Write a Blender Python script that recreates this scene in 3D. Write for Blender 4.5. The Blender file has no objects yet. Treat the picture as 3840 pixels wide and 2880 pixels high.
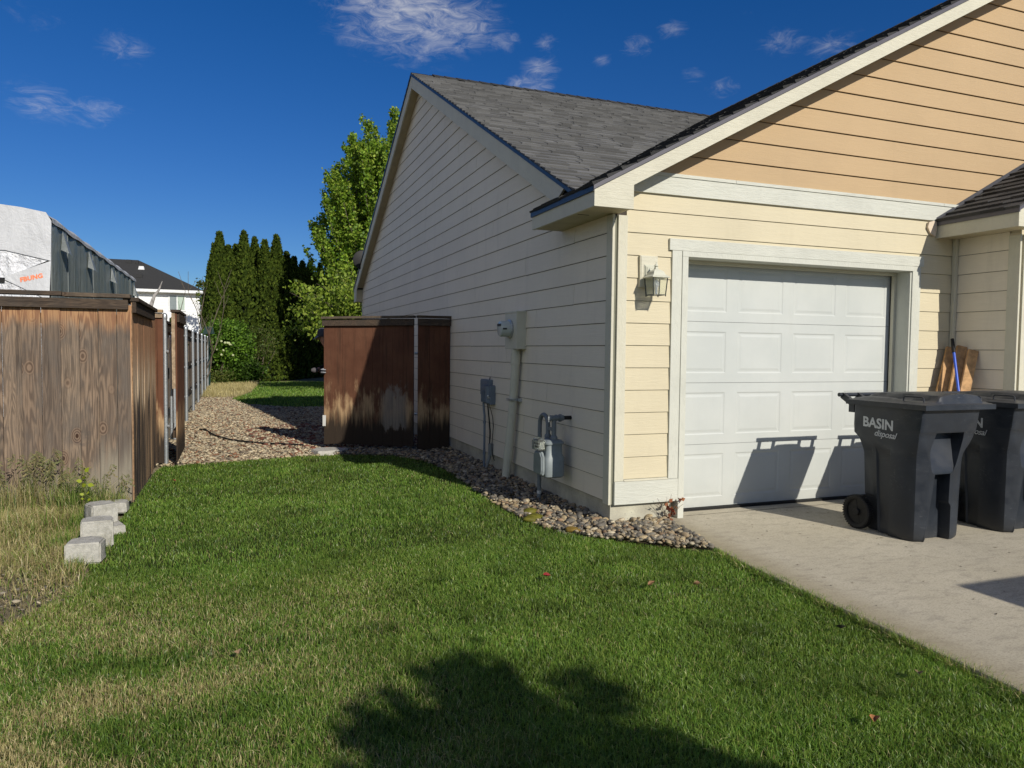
import bpy, bmesh, math, random
import numpy as np
from mathutils import Vector, Matrix
random.seed(7); RNG = np.random.default_rng(7)
S = bpy.context.scene; COL = S.collection; R = math.radians

# ------------------------------------------------------------------ camera
cd = bpy.data.cameras.new('camera'); cam = bpy.data.objects.new('camera', cd); COL.objects.link(cam)
rt = Vector((0.93522316, -0.35390356, 0.01048381)); dn = Vector((-0.00635445, -0.04638308, -0.99890351)); fw = Vector((0.35400178, 0.93413108, -0.0456274))
m = Matrix.Identity(4)
for i in range(3):
    m[i][0] = rt[i]; m[i][1] = -dn[i]; m[i][2] = -fw[i]
m[2][3] = 1.4045
cam.matrix_world = m
cd.sensor_width = 36; cd.lens = 2760.5 / 3840 * 36; cd.clip_start = .05; cd.clip_end = 3000
S.camera = cam

# ------------------------------------------------------------------ sky and sun
SUN = Vector((.273, -1.0, .61)).normalized()
elev = math.asin(SUN.z); az = math.atan2(SUN.x, SUN.y)
w = bpy.data.worlds.new('World'); S.world = w; w.use_nodes = True
wt = w.node_tree; wt.nodes.clear()
def wn(t, **k):
    n = wt.nodes.new(t)
    for a, b in k.items(): setattr(n, a, b)
    return n
sky = wn('ShaderNodeTexSky', sky_type='NISHITA', sun_disc=False, sun_elevation=elev, sun_rotation=az, air_density=1.0, dust_density=.15, ozone_density=3.0, altitude=300)
hsv = wn('ShaderNodeHueSaturation'); hsv.inputs['Saturation'].default_value = 1.38; hsv.inputs['Value'].default_value = .80; hsv.inputs['Hue'].default_value = .512
wt.links.new(sky.outputs[0], hsv.inputs['Color'])
tc = wn('ShaderNodeTexCoord')
sxyz = wn('ShaderNodeSeparateXYZ'); wt.links.new(tc.outputs['Generated'], sxyz.inputs[0])
hz = wn('ShaderNodeMapRange', interpolation_type='SMOOTHSTEP'); wt.links.new(sxyz.outputs[2], hz.inputs[0]); hz.inputs[1].default_value = -.02; hz.inputs[2].default_value = .50; hz.inputs[3].default_value = 0; hz.inputs[4].default_value = 1
hm = wn('ShaderNodeMixRGB'); wt.links.new(hz.outputs[0], hm.inputs[0]); hm.inputs[1].default_value = (.50, .70, .95, 1); hm.inputs[2].default_value = (.80, .92, 1.0, 1)
hmul = wn('ShaderNodeMixRGB', blend_type='MULTIPLY'); hmul.inputs[0].default_value = 1; wt.links.new(hsv.outputs[0], hmul.inputs[1]); wt.links.new(hm.outputs[0], hmul.inputs[2])
CLOUDS_AND_FILL = [(-.92,-.1,.38,.95,2.2),(-.35,-.85,.38,.85,2.0),(-.8,.25,.62,.55,1.5),(.75,-.6,.3,.6,1.6),(0.20,0.89,0.41,.11,1.32),(0.25,0.884,0.398,.08,1.15),(0.15,0.9,0.41,.07,1.0),(0.31,0.872,0.38,.035,.95),(0.362,0.864,0.351,.035,1.0),(0.355,0.875,0.331,.035,1.15),(.335,.88,.335,.02,1.1),  # first four: unseen bright clouds added to fill the shaded wall
 (0.465,0.803,0.372,.028,.95),(0.495,0.778,0.386,.028,.88),(0.363,0.852,0.378,.022,.95),(0.559,0.764,0.322,.03,.84),(0.529,0.778,0.339,.025,.78),(0.603,0.71,0.364,.04,.86),(.43,.83,.36,.02,.9),
 (0.646,0.677,0.352,.04,.88),(-0.111,0.937,0.332,.04,.92),(-0.194,0.945,0.263,.05,1.0),(-0.15,0.95,0.262,.04,.95),(-0.128,0.955,0.269,.03,.85),(0.565,0.722,0.399,.02,.6),(0.663,0.654,0.364,.02,.6),(0.085,0.986,0.141,.03,.5),(-0.191,0.918,0.348,.05,.72)]
acc = None
for (x, y, z, rad, amp) in CLOUDS_AND_FILL:
    v = Vector((x, y, z)).normalized()
    dt = wn('ShaderNodeVectorMath', operation='SUBTRACT'); wt.links.new(tc.outputs['Generated'], dt.inputs[0]); dt.inputs[1].default_value = v
    sc = wn('ShaderNodeVectorMath', operation='MULTIPLY'); wt.links.new(dt.outputs[0], sc.inputs[0]); sc.inputs[1].default_value = (.8, .8, 1.35) if rad < .3 else (1, 1, 1)
    ln = wn('ShaderNodeVectorMath', operation='LENGTH'); wt.links.new(sc.outputs[0], ln.inputs[0])
    mr = wn('ShaderNodeMapRange', interpolation_type='SMOOTHSTEP'); wt.links.new(ln.outputs['Value'], mr.inputs[0])
    mr.inputs[1].default_value = 0; mr.inputs[2].default_value = rad * (1 if rad > .3 else 1.55); mr.inputs[3].default_value = amp; mr.inputs[4].default_value = 0
    if acc is None: acc = mr.outputs[0]
    else:
        mx = wn('ShaderNodeMath', operation='MAXIMUM'); wt.links.new(acc, mx.inputs[0]); wt.links.new(mr.outputs[0], mx.inputs[1]); acc = mx.outputs[0]
mp = wn('ShaderNodeMapping'); mp.inputs['Scale'].default_value = (1, 1, 2.6); mp.inputs['Rotation'].default_value = (0, .35, 0); wt.links.new(tc.outputs['Generated'], mp.inputs[0])
nz = wn('ShaderNodeTexNoise'); nz.inputs['Scale'].default_value = 30; nz.inputs['Detail'].default_value = 12; nz.inputs['Roughness'].default_value = .70; nz.inputs['Distortion'].default_value = .9
wt.links.new(mp.outputs[0], nz.inputs['Vector'])
a1 = wn('ShaderNodeMath', operation='MULTIPLY'); wt.links.new(nz.outputs[0], a1.inputs[0]); wt.links.new(acc, a1.inputs[1])
cr = wn('ShaderNodeMapRange', interpolation_type='SMOOTHSTEP'); wt.links.new(a1.outputs[0], cr.inputs[0])
cr.inputs[1].default_value = .30; cr.inputs[2].default_value = 1.05; cr.inputs[3].default_value = 0; cr.inputs[4].default_value = .62
cm = wn('ShaderNodeMixRGB'); wt.links.new(cr.outputs[0], cm.inputs[0]); wt.links.new(hmul.outputs[0], cm.inputs[1]); cm.inputs[2].default_value = (9.0, 8.7, 8.2, 1)
bg = wn('ShaderNodeBackground'); bg.inputs[1].default_value = .088
wt.links.new(cm.outputs[0], bg.inputs[0]); wo = wn('ShaderNodeOutputWorld'); wt.links.new(bg.outputs[0], wo.inputs[0])
sl = bpy.data.lights.new('sun', 'SUN'); sl.energy = 4.2; sl.angle = R(.5); sl.color = (1, .94, .84)
so = bpy.data.objects.new('sun', sl); COL.objects.link(so); so.rotation_euler = SUN.to_track_quat('Z', 'Y').to_euler(); so.location = (8, -20, 15)
S.view_settings.view_transform = 'Standard'; S.view_settings.look = 'None'; S.view_settings.exposure = .12; S.view_settings.gamma = 1
S.render.engine = 'CYCLES'

# ------------------------------------------------------------------ material helpers
class NT:
    def __init__(s, name, rough=.8, spec=.3):
        s.m = bpy.data.materials.new(name); s.m.use_nodes = True; s.t = s.m.node_tree; s.b = s.t.nodes['Principled BSDF']
        s.b.inputs['Roughness'].default_value = rough; s.b.inputs['Specular IOR Level'].default_value = spec
    def set(s, sock, v):
        if v is None: return
        if isinstance(v, bpy.types.NodeSocket): s.t.links.new(v, sock)
        elif isinstance(v, (tuple, list)) and len(v) == 3 and sock.type == 'RGBA': sock.default_value = (*v, 1)
        else: sock.default_value = v
    def n(s, t, props=None, ins=None, out=0):
        nd = s.t.nodes.new('ShaderNode' + t)
        for k, v in (props or {}).items(): setattr(nd, k, v)
        for k, v in (ins or {}).items(): s.set(nd.inputs[k], v)
        return nd.outputs[out]
    def pos(s): return s.n('NewGeometry', out='Position')
    def nor(s): return s.n('NewGeometry', out='Normal')
    def obj(s): return s.n('TexCoord', out='Object')
    def attr(s, nm='Col', out='Color'): return s.n('Attribute', {'attribute_name': nm}, out=out)
    def map(s, v, scale=(1, 1, 1), loc=(0, 0, 0), rot=(0, 0, 0)): return s.n('Mapping', None, {0: v, 1: loc, 2: rot, 3: scale})
    def noise(s, v, scale=5, detail=4, rough=.5, dist=0): return s.n('TexNoise', None, {'Vector': v, 'Scale': scale, 'Detail': detail, 'Roughness': rough, 'Distortion': dist})
    def math(s, op, a, b=None, c=None):
        d = {0: a}
        if b is not None: d[1] = b
        if c is not None: d[2] = c
        return s.n('Math', {'operation': op}, d)
    def mr(s, v, a, b, c=0., d=1., smooth=True): return s.n('MapRange', {'interpolation_type': 'SMOOTHSTEP' if smooth else 'LINEAR'}, {0: v, 1: a, 2: b, 3: c, 4: d})
    def mix(s, f, a, b, mode='MIX'): return s.n('MixRGB', {'blend_type': mode}, {0: f, 1: a, 2: b})
    def xyz(s, v):
        nd = s.t.nodes.new('ShaderNodeSeparateXYZ'); s.set(nd.inputs[0], v); return nd.outputs
    def bump(s, h, strength=.3, dist=.01, normal=None):
        o = s.n('Bump', None, {'Strength': strength, 'Distance': dist, 'Height': h})
        if normal is not None: s.set(o.node.inputs['Normal'], normal)
        return o
    def col(s, c): s.set(s.b.inputs['Base Color'], c); return s
    def nrm(s, c): s.set(s.b.inputs['Normal'], c); return s

def plain(name, c, rough=.6, spec=.3, metal=0, var=.08, sc=6, bump=0, bs=60):
    t = NT(name, rough, spec); t.b.inputs['Metallic'].default_value = metal
    p = t.pos(); f = t.noise(p, sc, 5, .6)
    t.col(t.mix(t.mr(f, .3, .7), tuple(x * (1 - var) for x in c), tuple(min(1, x * (1 + var)) for x in c)))
    if bump: t.nrm(t.bump(t.noise(p, bs, 4, .6), bump, .004))
    return t.m

def siding_mat(name, c, axis, dirt=.25):
    t = NT(name, .62, .25); p = t.pos()
    sc = (3.0, 1, 46) if axis == 'x' else (1, 3.0, 46)
    g = t.noise(t.map(p, sc), 1.6, 5, .62, 1.4)
    g2 = t.mr(g, .35, .65)
    big = t.noise(p, 1.1, 4, .6)
    st = t.noise(t.map(p, (5, 5, .7)), 1, 5, .65)
    base = t.mix(t.mr(big, .3, .7), tuple(x * .96 for x in c), tuple(min(1, x * 1.03) for x in c))
    base = t.mix(t.math('MULTIPLY', t.mr(st, .52, .8), dirt), base, tuple(x * .55 for x in c))
    base = t.mix(t.math('MULTIPLY', g2, .07), base, tuple(x * .62 for x in c))
    lap_shade = t.mr(t.attr(out='Fac'), .04, .02, smooth=False)
    base = t.mix(lap_shade, base, tuple(x * .16 for x in c))  # darkens the strips that paint the shadow line under each lap
    t.col(base); t.nrm(t.bump(g2, .35, .0022)); return t.m
def trim_mat(name, c, vertical=False):
    t = NT(name, .6, .25); p = t.pos()
    g = t.noise(t.map(p, (30, 30, 8) if vertical else (6, 6, 40)), 1.3, 5, .65, 1.0)
    st = t.noise(p, 3.5, 6, .7); n3 = t.noise(p, 38, 4, .7)
    base = t.mix(t.mr(st, .35, .75), c, tuple(x * .9 for x in c))
    base = t.mix(t.math('MULTIPLY', t.mr(n3, .66, .74), .35), base, tuple(x * .5 for x in c))
    t.col(base); t.nrm(t.bump(t.mr(g, .3, .7), .5, .0035)); return t.m

CREAM = (.60, .535, .375); OFFW = (.60, .575, .455); WHITE = (.575, .58, .505); TAN = (.47, .335, .188)
M = {}
M['cream_x'] = siding_mat('cream_siding_front', CREAM, 'x', .12)
M['cream_y'] = siding_mat('cream_siding_side_lifted', (.76, .69, .555), 'y', .25)  # same cream paint, lightened in colour to brighten the walls in shade
M['tan'] = siding_mat('tan_siding', TAN, 'x', .12)
M['trimc'] = trim_mat('cream_trim', OFFW); M['trimcv'] = trim_mat('cream_trim_vertical', OFFW, True)
M['trimw'] = trim_mat('white_trim', WHITE); M['trimwv'] = trim_mat('white_trim_vertical', WHITE, True)
M['soffit'] = plain('soffit_paint', (.50, .44, .30), .7)
M['back'] = plain('sheathing_dark', (.06, .05, .04), .9)
M['drip'] = plain('drip_edge_metal', (.09, .085, .10), .45, .5)
M['dripb'] = plain('black_drip_edge', (.014, .017, .026), .4, .5)
M['rubber'] = plain('black_rubber', (.012, .012, .012), .6)
M['galv'] = NT('galvanised_steel', .42, .5); g = M['galv']; g.b.inputs['Metallic'].default_value = .75
g.col(g.mix(g.mr(g.noise(g.pos(), 60, 5, .7), .3, .7), (.36, .39, .41), (.58, .61, .63))); M['galv'] = g.m
M['glass'] = NT('lamp_glass', .08, .5); M['glass'].b.inputs['Transmission Weight'].default_value = .92; M['glass'].b.inputs['IOR'].default_value = 1.08; M['glass'].col((.92, .96, .88)); M['glass'] = M['glass'].m

def door_mat():
    t = NT('garage_door_paint', .45, .35); p = t.pos()
    g = t.noise(t.map(p, (9, 9, 60)), 1.5, 5, .6, .8); b = t.noise(p, 1.6, 5, .6); st = t.noise(t.map(p, (9, 1, 1.2)), 1.5, 5, .7)
    c = t.mix(t.mr(b, .3, .7), (.49, .515, .49), (.54, .56, .53))
    c = t.mix(t.math('MULTIPLY', t.mr(st, .55, .8), .18), c, (.42, .42, .38))
    z = t.xyz(p)[2]; c = t.mix(t.math('MULTIPLY', t.mr(z, .35, .0), t.math('MULTIPLY', t.noise(p, 14, 5, .7), .35)), c, (.30, .28, .23))
    t.col(c); t.nrm(t.bump(g, .22, .0015)); return t.m
M['door'] = door_mat()

def shingle_mat(name, lo, hi, tint=(1, 1, 1)):
    t = NT(name, .92, .15); p = t.pos(); a = t.attr(out='Fac')
    gr = t.noise(p, 260, 3, .8); m_ = t.noise(p, 9, 4, .6)
    c = t.mix(a, tuple(lo * x for x in tint), tuple(hi * x for x in tint))
    c = t.mix(t.mr(gr, .35, .7), t.mix(.28, c, (.02, .02, .02)), t.mix(.12, c, (.35, .35, .33)))
    c = t.mix(t.math('MULTIPLY', t.mr(m_, .45, .8), .0), c, (.055, .055, .05))
    t.col(c); t.nrm(t.bump(gr, .6, .004)); return t.m
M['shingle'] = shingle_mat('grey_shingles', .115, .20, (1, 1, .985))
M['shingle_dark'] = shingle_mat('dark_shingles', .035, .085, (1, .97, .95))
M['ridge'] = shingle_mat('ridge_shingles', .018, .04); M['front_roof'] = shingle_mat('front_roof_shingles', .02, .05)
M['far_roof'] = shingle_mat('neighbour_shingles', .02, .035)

def concrete_mat():
    t = NT('driveway_concrete', .9, .15); p = t.pos()
    big = t.noise(p, .8, 6, .65); mid = t.noise(t.map(p, (1, 2.2, 1)), 7, 6, .7, .6); fine = t.noise(t.map(p, (1, 2.6, 1)), 55, 5, .8); pit = t.n('TexVoronoi', None, {'Vector': p, 'Scale': 95})
    c = t.mix(t.mr(big, .3, .7), (.45, .405, .305), (.53, .48, .37))
    c = t.mix(t.math('MULTIPLY', t.mr(mid, .46, .70), .55), c, (.29, .26, .205))
    c = t.mix(t.math('MULTIPLY', t.mr(fine, .48, .66), .62), c, (.19, .17, .135))
    c = t.mix(t.math('MULTIPLY', t.mr(t.noise(t.map(p, (1, 3, 1)), 22, 5, .8), .52, .68), .45), c, (.20, .175, .13))
    c = t.mix(t.mr(pit, .22, .08, 0, .5), c, (.10, .09, .075))
    x = t.xyz(p); edge = t.mr(t.math('SUBTRACT', x[0], t.math('MULTIPLY', x[1], .07)), 3.25, 2.95)
    c = t.mix(t.math('MULTIPLY', edge, .45), c, (.25, .20, .10))
    t.col(c); t.nrm(t.bump(t.math('ADD', fine, t.math('MULTIPLY', mid, .7)), .5, .006)); return t.m
M['concrete'] = concrete_mat()
def found_mat():
    t = NT('foundation_concrete', .9, .2); p = t.pos()
    c = t.mix(t.mr(t.noise(p, 3, 6, .65), .3, .7), (.36, .34, .27), (.56, .54, .42))
    c = t.mix(t.math('MULTIPLY', t.mr(t.noise(p, 26, 6, .75), .58, .75), .5), c, (.25, .28, .13))
    v = t.n('TexVoronoi', None, {'Vector': p, 'Scale': 30}); c = t.mix(t.mr(v, .16, .05, 0, .7), c, (.12, .11, .09))
    t.col(c); t.nrm(t.bump(t.noise(p, 40, 5, .7), .4, .006)); return t.m
M['found'] = found_mat()
def soil_mat():
    t = NT('dry_ground', .95, .1); p = t.pos()
    c = t.mix(t.mr(t.noise(p, 2.2, 6, .7), .3, .7), (.22, .175, .11), (.40, .34, .22))
    c = t.mix(t.mr(t.noise(p, 45, 5, .8), .4, .7), c, (.14, .11, .07))
    c = t.mix(t.math('MULTIPLY', t.mr(t.noise(p, .6, 4, .6), .5, .7), .5), c, (.10, .13, .04))
    t.col(c); t.nrm(t.bump(t.noise(p, 60, 5, .8), .8, .02)); return t.m
M['soil'] = soil_mat()
def lawn_mat():
    t = NT('lawn_thatch', .95, .1); p = t.pos()
    c = t.mix(t.mr(t.noise(p, 1.2, 5, .6), .35, .7), (.035, .055, .012), (.08, .08, .03))
    c = t.mix(t.mr(t.noise(p, 90, 4, .8), .4, .7), c, (.02, .03, .008))
    t.col(c); t.nrm(t.bump(t.noise(p, 120, 4, .8), .8, .02)); return t.m
M['lawn'] = lawn_mat()

def leafy(name, rough=.55, trans=.35, bright=1.0, gloss=.25):
    t = NT(name, rough, gloss); c = t.attr()
    if bright != 1: c = t.mix(1., c, (bright,) * 3, 'MULTIPLY')
    t.col(c)
    tr = t.n('BsdfTranslucent', None, {'Color': t.mix(1., c, (1.15, 1.25, .55), 'MULTIPLY')})
    mx = t.t.nodes.new('ShaderNodeMixShader'); mx.inputs[0].default_value = trans
    t.t.links.new(t.b.outputs[0], mx.inputs[1]); t.t.links.new(tr, mx.inputs[2]); t.t.links.new(mx.outputs[0], t.t.nodes['Material Output'].inputs[0])
    return t.m
M['leaf'] = leafy('leaves'); M['blade'] = leafy('grass_blades', .42, .32, 1.28, .45); M['conifer'] = leafy('conifer_foliage', .8, .1, 1, .1)
def colmat(name, rough=.8, spec=.2, bump=0, bs=40):
    t = NT(name, rough, spec); t.col(t.mix(t.mr(t.noise(t.pos(), bs * 1.5, 4, .7), .3, .75, 0, .5), t.attr(), (.05, .045, .04)))
    if bump: t.nrm(t.bump(t.noise(t.pos(), bs, 4, .7), bump, .004))
    return t.m
M['stone'] = colmat('river_stone', .65, .3, .3, 60); M['chip'] = colmat('gravel_stone', .85, .2, .3, 60)
def bark_mat():
    t = NT('bark', .9, .1); p = t.pos(); n_ = t.noise(t.map(p, (14, 14, 3)), 2, 5, .7)
    t.col(t.mix(t.mr(n_, .3, .7), (.07, .055, .04), (.19, .16, .12))); t.nrm(t.bump(n_, .8, .02)); return t.m
M['bark'] = bark_mat()

def wood_mat(name, painted=0., axis='z', dark=1.0, streak=0):
    """weathered cedar; the Col attribute carries a per board random, grain runs along axis"""
    t = NT(name, .85, .15); p = t.pos(); r = t.attr(out='Fac'); X = t.xyz(p)
    off = t.n('CombineXYZ', None, {0: t.math('MULTIPLY', r, 37.), 1: t.math('MULTIPLY', r, 61.), 2: t.math('MULTIPLY', r, 23.)})
    sc = {'z': (8, 8, .62), 'x': (1.0, 10, 13), 'y': (10, 1.0, 13)}[axis]
    q = t.n('VectorMath', {'operation': 'ADD'}, {0: t.map(p, sc), 1: off})
    f = t.noise(q, 1.0, 3, .5, .35)
    rings = t.mr(t.math('SINE', t.math('MULTIPLY', f, 110.)), -.9, .95)
    sf = {'z': (150, 150, 2.5), 'x': (2.5, 150, 150), 'y': (150, 2.5, 150)}[axis]
    fib = t.noise(t.n('VectorMath', {'operation': 'ADD'}, {0: t.map(p, sf), 1: off}), 1.0, 4, .7)
    blot = t.noise(t.n('VectorMath', {'operation': 'ADD'}, {0: t.map(p, (3, 3, 1.1)), 1: off}), 2.2, 5, .65)
    D = lambda c: tuple(x * dark for x in c)
    c = t.mix(rings, D((.25, .178, .122)), D((.125, .090, .066)))
    c = t.mix(t.math('MULTIPLY', t.mr(r, .5, 1.), .8), c, D((.36, .29, .21)))
    c = t.mix(t.math('MULTIPLY', t.mr(r, .5, .0), .75), c, D((.115, .092, .074)))
    c = t.mix(t.math('MULTIPLY', t.mr(blot, .42, .68), .8), c, D((.135, .112, .092)))
    dks = t.noise(t.n('VectorMath', {'operation': 'ADD'}, {0: t.map(p, (16, 16, .8) if axis == 'z' else (1, 1, 14)), 1: off}), 1.0, 5, .7)
    c = t.mix(t.math('MULTIPLY', t.mr(dks, .54, .68), .7), c, D((.055, .042, .034)))
    c = t.mix(t.math('MULTIPLY', t.mr(fib, .46, .70), .62), c, D((.05, .038, .03)))
    # knots
    kq = t.n('VectorMath', {'operation': 'ADD'}, {0: t.map(p, (4.2, 4.2, 2.6)) if axis == 'z' else t.map(p, (2.2, 2.2, 6)), 1: off})
    vo = t.t.nodes.new('ShaderNodeTexVoronoi'); t.set(vo.inputs['Vector'], kq); vo.inputs['Scale'].default_value = 1.0
    kd = vo.outputs['Distance']
    kr = t.math('SINE', t.math('MULTIPLY', kd, 110.))
    c = t.mix(t.mr(kd, .24, .15, 0, .8), c, t.mix(t.mr(kr, -.5, .8), D((.10, .065, .045)), D((.23, .16, .11))))
    c = t.mix(t.mr(kd, .07, .04), c, D((.05, .028, .018)))
    if axis == 'z' and not painted:
        top = t.math('MULTIPLY', t.mr(t.math('ADD', X[2], t.math('MULTIPLY', t.math('SUBTRACT', blot, .5), .35)), 1.52, 1.68), .8)
        c = t.mix(top, c, t.mix(rings, (.42, .235, .115), (.27, .135, .07)))
        bw = t.mr(t.math('ADD', X[2], t.math('ADD', t.math('MULTIPLY', t.math('SUBTRACT', f, .5), 1.1), t.math('MULTIPLY', X[0], -.28))), .80, .45)
        c = t.mix(t.math('MULTIPLY', bw, .8), c, t.mix(fib, (.33, .295, .225), (.19, .17, .135)))
        bk = t.mr(t.noise(t.map(p, (2.2, 2.2, 3.3)), 2.0, 4, .6), .58, .72)
        c = t.mix(t.math('MULTIPLY', t.math('MULTIPLY', bk, t.mr(X[2], 1.0, .5)), .6), c, (.06, .055, .055))
    if painted:
        pc = t.mix(t.mr(t.noise(p, 3, 4, .6), .3, .7), (.10, .043, .025), (.14, .064, .037))
        pc = t.mix(t.math('MULTIPLY', t.mr(fib, .55, .75), .5), pc, (.12, .045, .025))
        worn = t.math('ADD', X[2], t.math('ADD', t.math('MULTIPLY', t.math('SUBTRACT', t.noise(t.n('VectorMath', {'operation': 'ADD'}, {0: t.map(p, (30, 30, 1.6)), 1: off}), 1.0, 5, .7), .5), .62), t.math('MULTIPLY', t.math('SUBTRACT', blot, .5), 1.5)))
        wf = t.mr(worn, painted + .22, painted - .2)
        raw = t.mix(fib, (.52, .36, .20), (.30, .185, .10))
        bl = t.mr(t.math('ADD', X[2], t.math('MULTIPLY', t.math('SUBTRACT', t.noise(t.n('VectorMath', {'operation': 'ADD'}, {0: t.map(p, (22, 22, 1.4)), 1: off}), 1.0, 4, .7), .5), .75)), painted * .80 + .12, painted * .80 - .20)
        raw = t.mix(t.math('MULTIPLY', bl, .95), raw, (.020, .016, .014))
        pn = t.noise(t.map(p, (9, 9, 3.2)), 1.0, 5, .7)
        px_ = t.math('MULTIPLY', t.mr(X[0], 1.90, 2.0), t.mr(X[0], 2.30, 2.20)); pz_ = t.math('MULTIPLY', t.mr(t.math('ADD', X[2], t.math('MULTIPLY', t.math('SUBTRACT', pn, .5), .7)), .28, .36), t.mr(t.math('ADD', X[2], t.math('MULTIPLY', t.math('SUBTRACT', pn, .5), 1.0)), .88, .76))
        pc = t.mix(t.math('MULTIPLY', t.mr(t.noise(t.map(p, (14, 14, .9)), 1.0, 5, .7), .52, .66), .55), pc, (.05, .028, .018))
        c = t.mix(wf, pc, raw)
        c = t.mix(t.math('MULTIPLY', t.math('MULTIPLY', px_, pz_), .75), c, t.mix(fib, (.36, .32, .27), (.12, .10, .08)))
    if streak:
        sn = t.noise(t.map(p, (40, 13, .32)), 1.0, 5, .75, .3); s3 = t.noise(t.map(p, (20, 7, .5)), 1.3, 4, .6)
        zn = t.math('ADD', X[2], t.math('MULTIPLY', t.math('SUBTRACT', sn, .5), .9))
        c = t.mix(t.mr(zn, 1.5, 1.0), t.mix(t.mr(sn, .4, .6), (.56, .32, .17), (.38, .20, .11)), t.mix(t.mr(sn, .42, .58), (.86, .68, .47), (.52, .34, .20)))
        c = t.mix(t.mr(fib, .45, .75), c, (.12, .075, .045))
        c = t.mix(t.math('MULTIPLY', t.mr(t.math('ADD', zn, t.math('MULTIPLY', t.math('SUBTRACT', s3, .5), 1.2)), .95, .70), t.mr(sn, .60, .48)), c, (.035, .03, .03))
    t.col(c); t.nrm(t.bump(t.math('ADD', t.math('MULTIPLY', rings, .4), fib), .55, .003)); return t.m
M['wood'] = wood_mat('weathered_cedar')
M['wood_rail'] = wood_mat('weathered_rail', 0, 'x', .5); M['wood_rail_y'] = wood_mat('weathered_rail_y', 0, 'y', .38)
M['wood_gate'] = wood_mat('brown_stained_boards', .62); M['wood_stain'] = wood_mat('brown_stained_worn_boards', .95)
M['wood_side'] = wood_mat('worn_lifted_side_boards', 0, 'z', 1.5, 1)  # worn streaks, with colour lightened to stand in for stronger sun on this side

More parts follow.
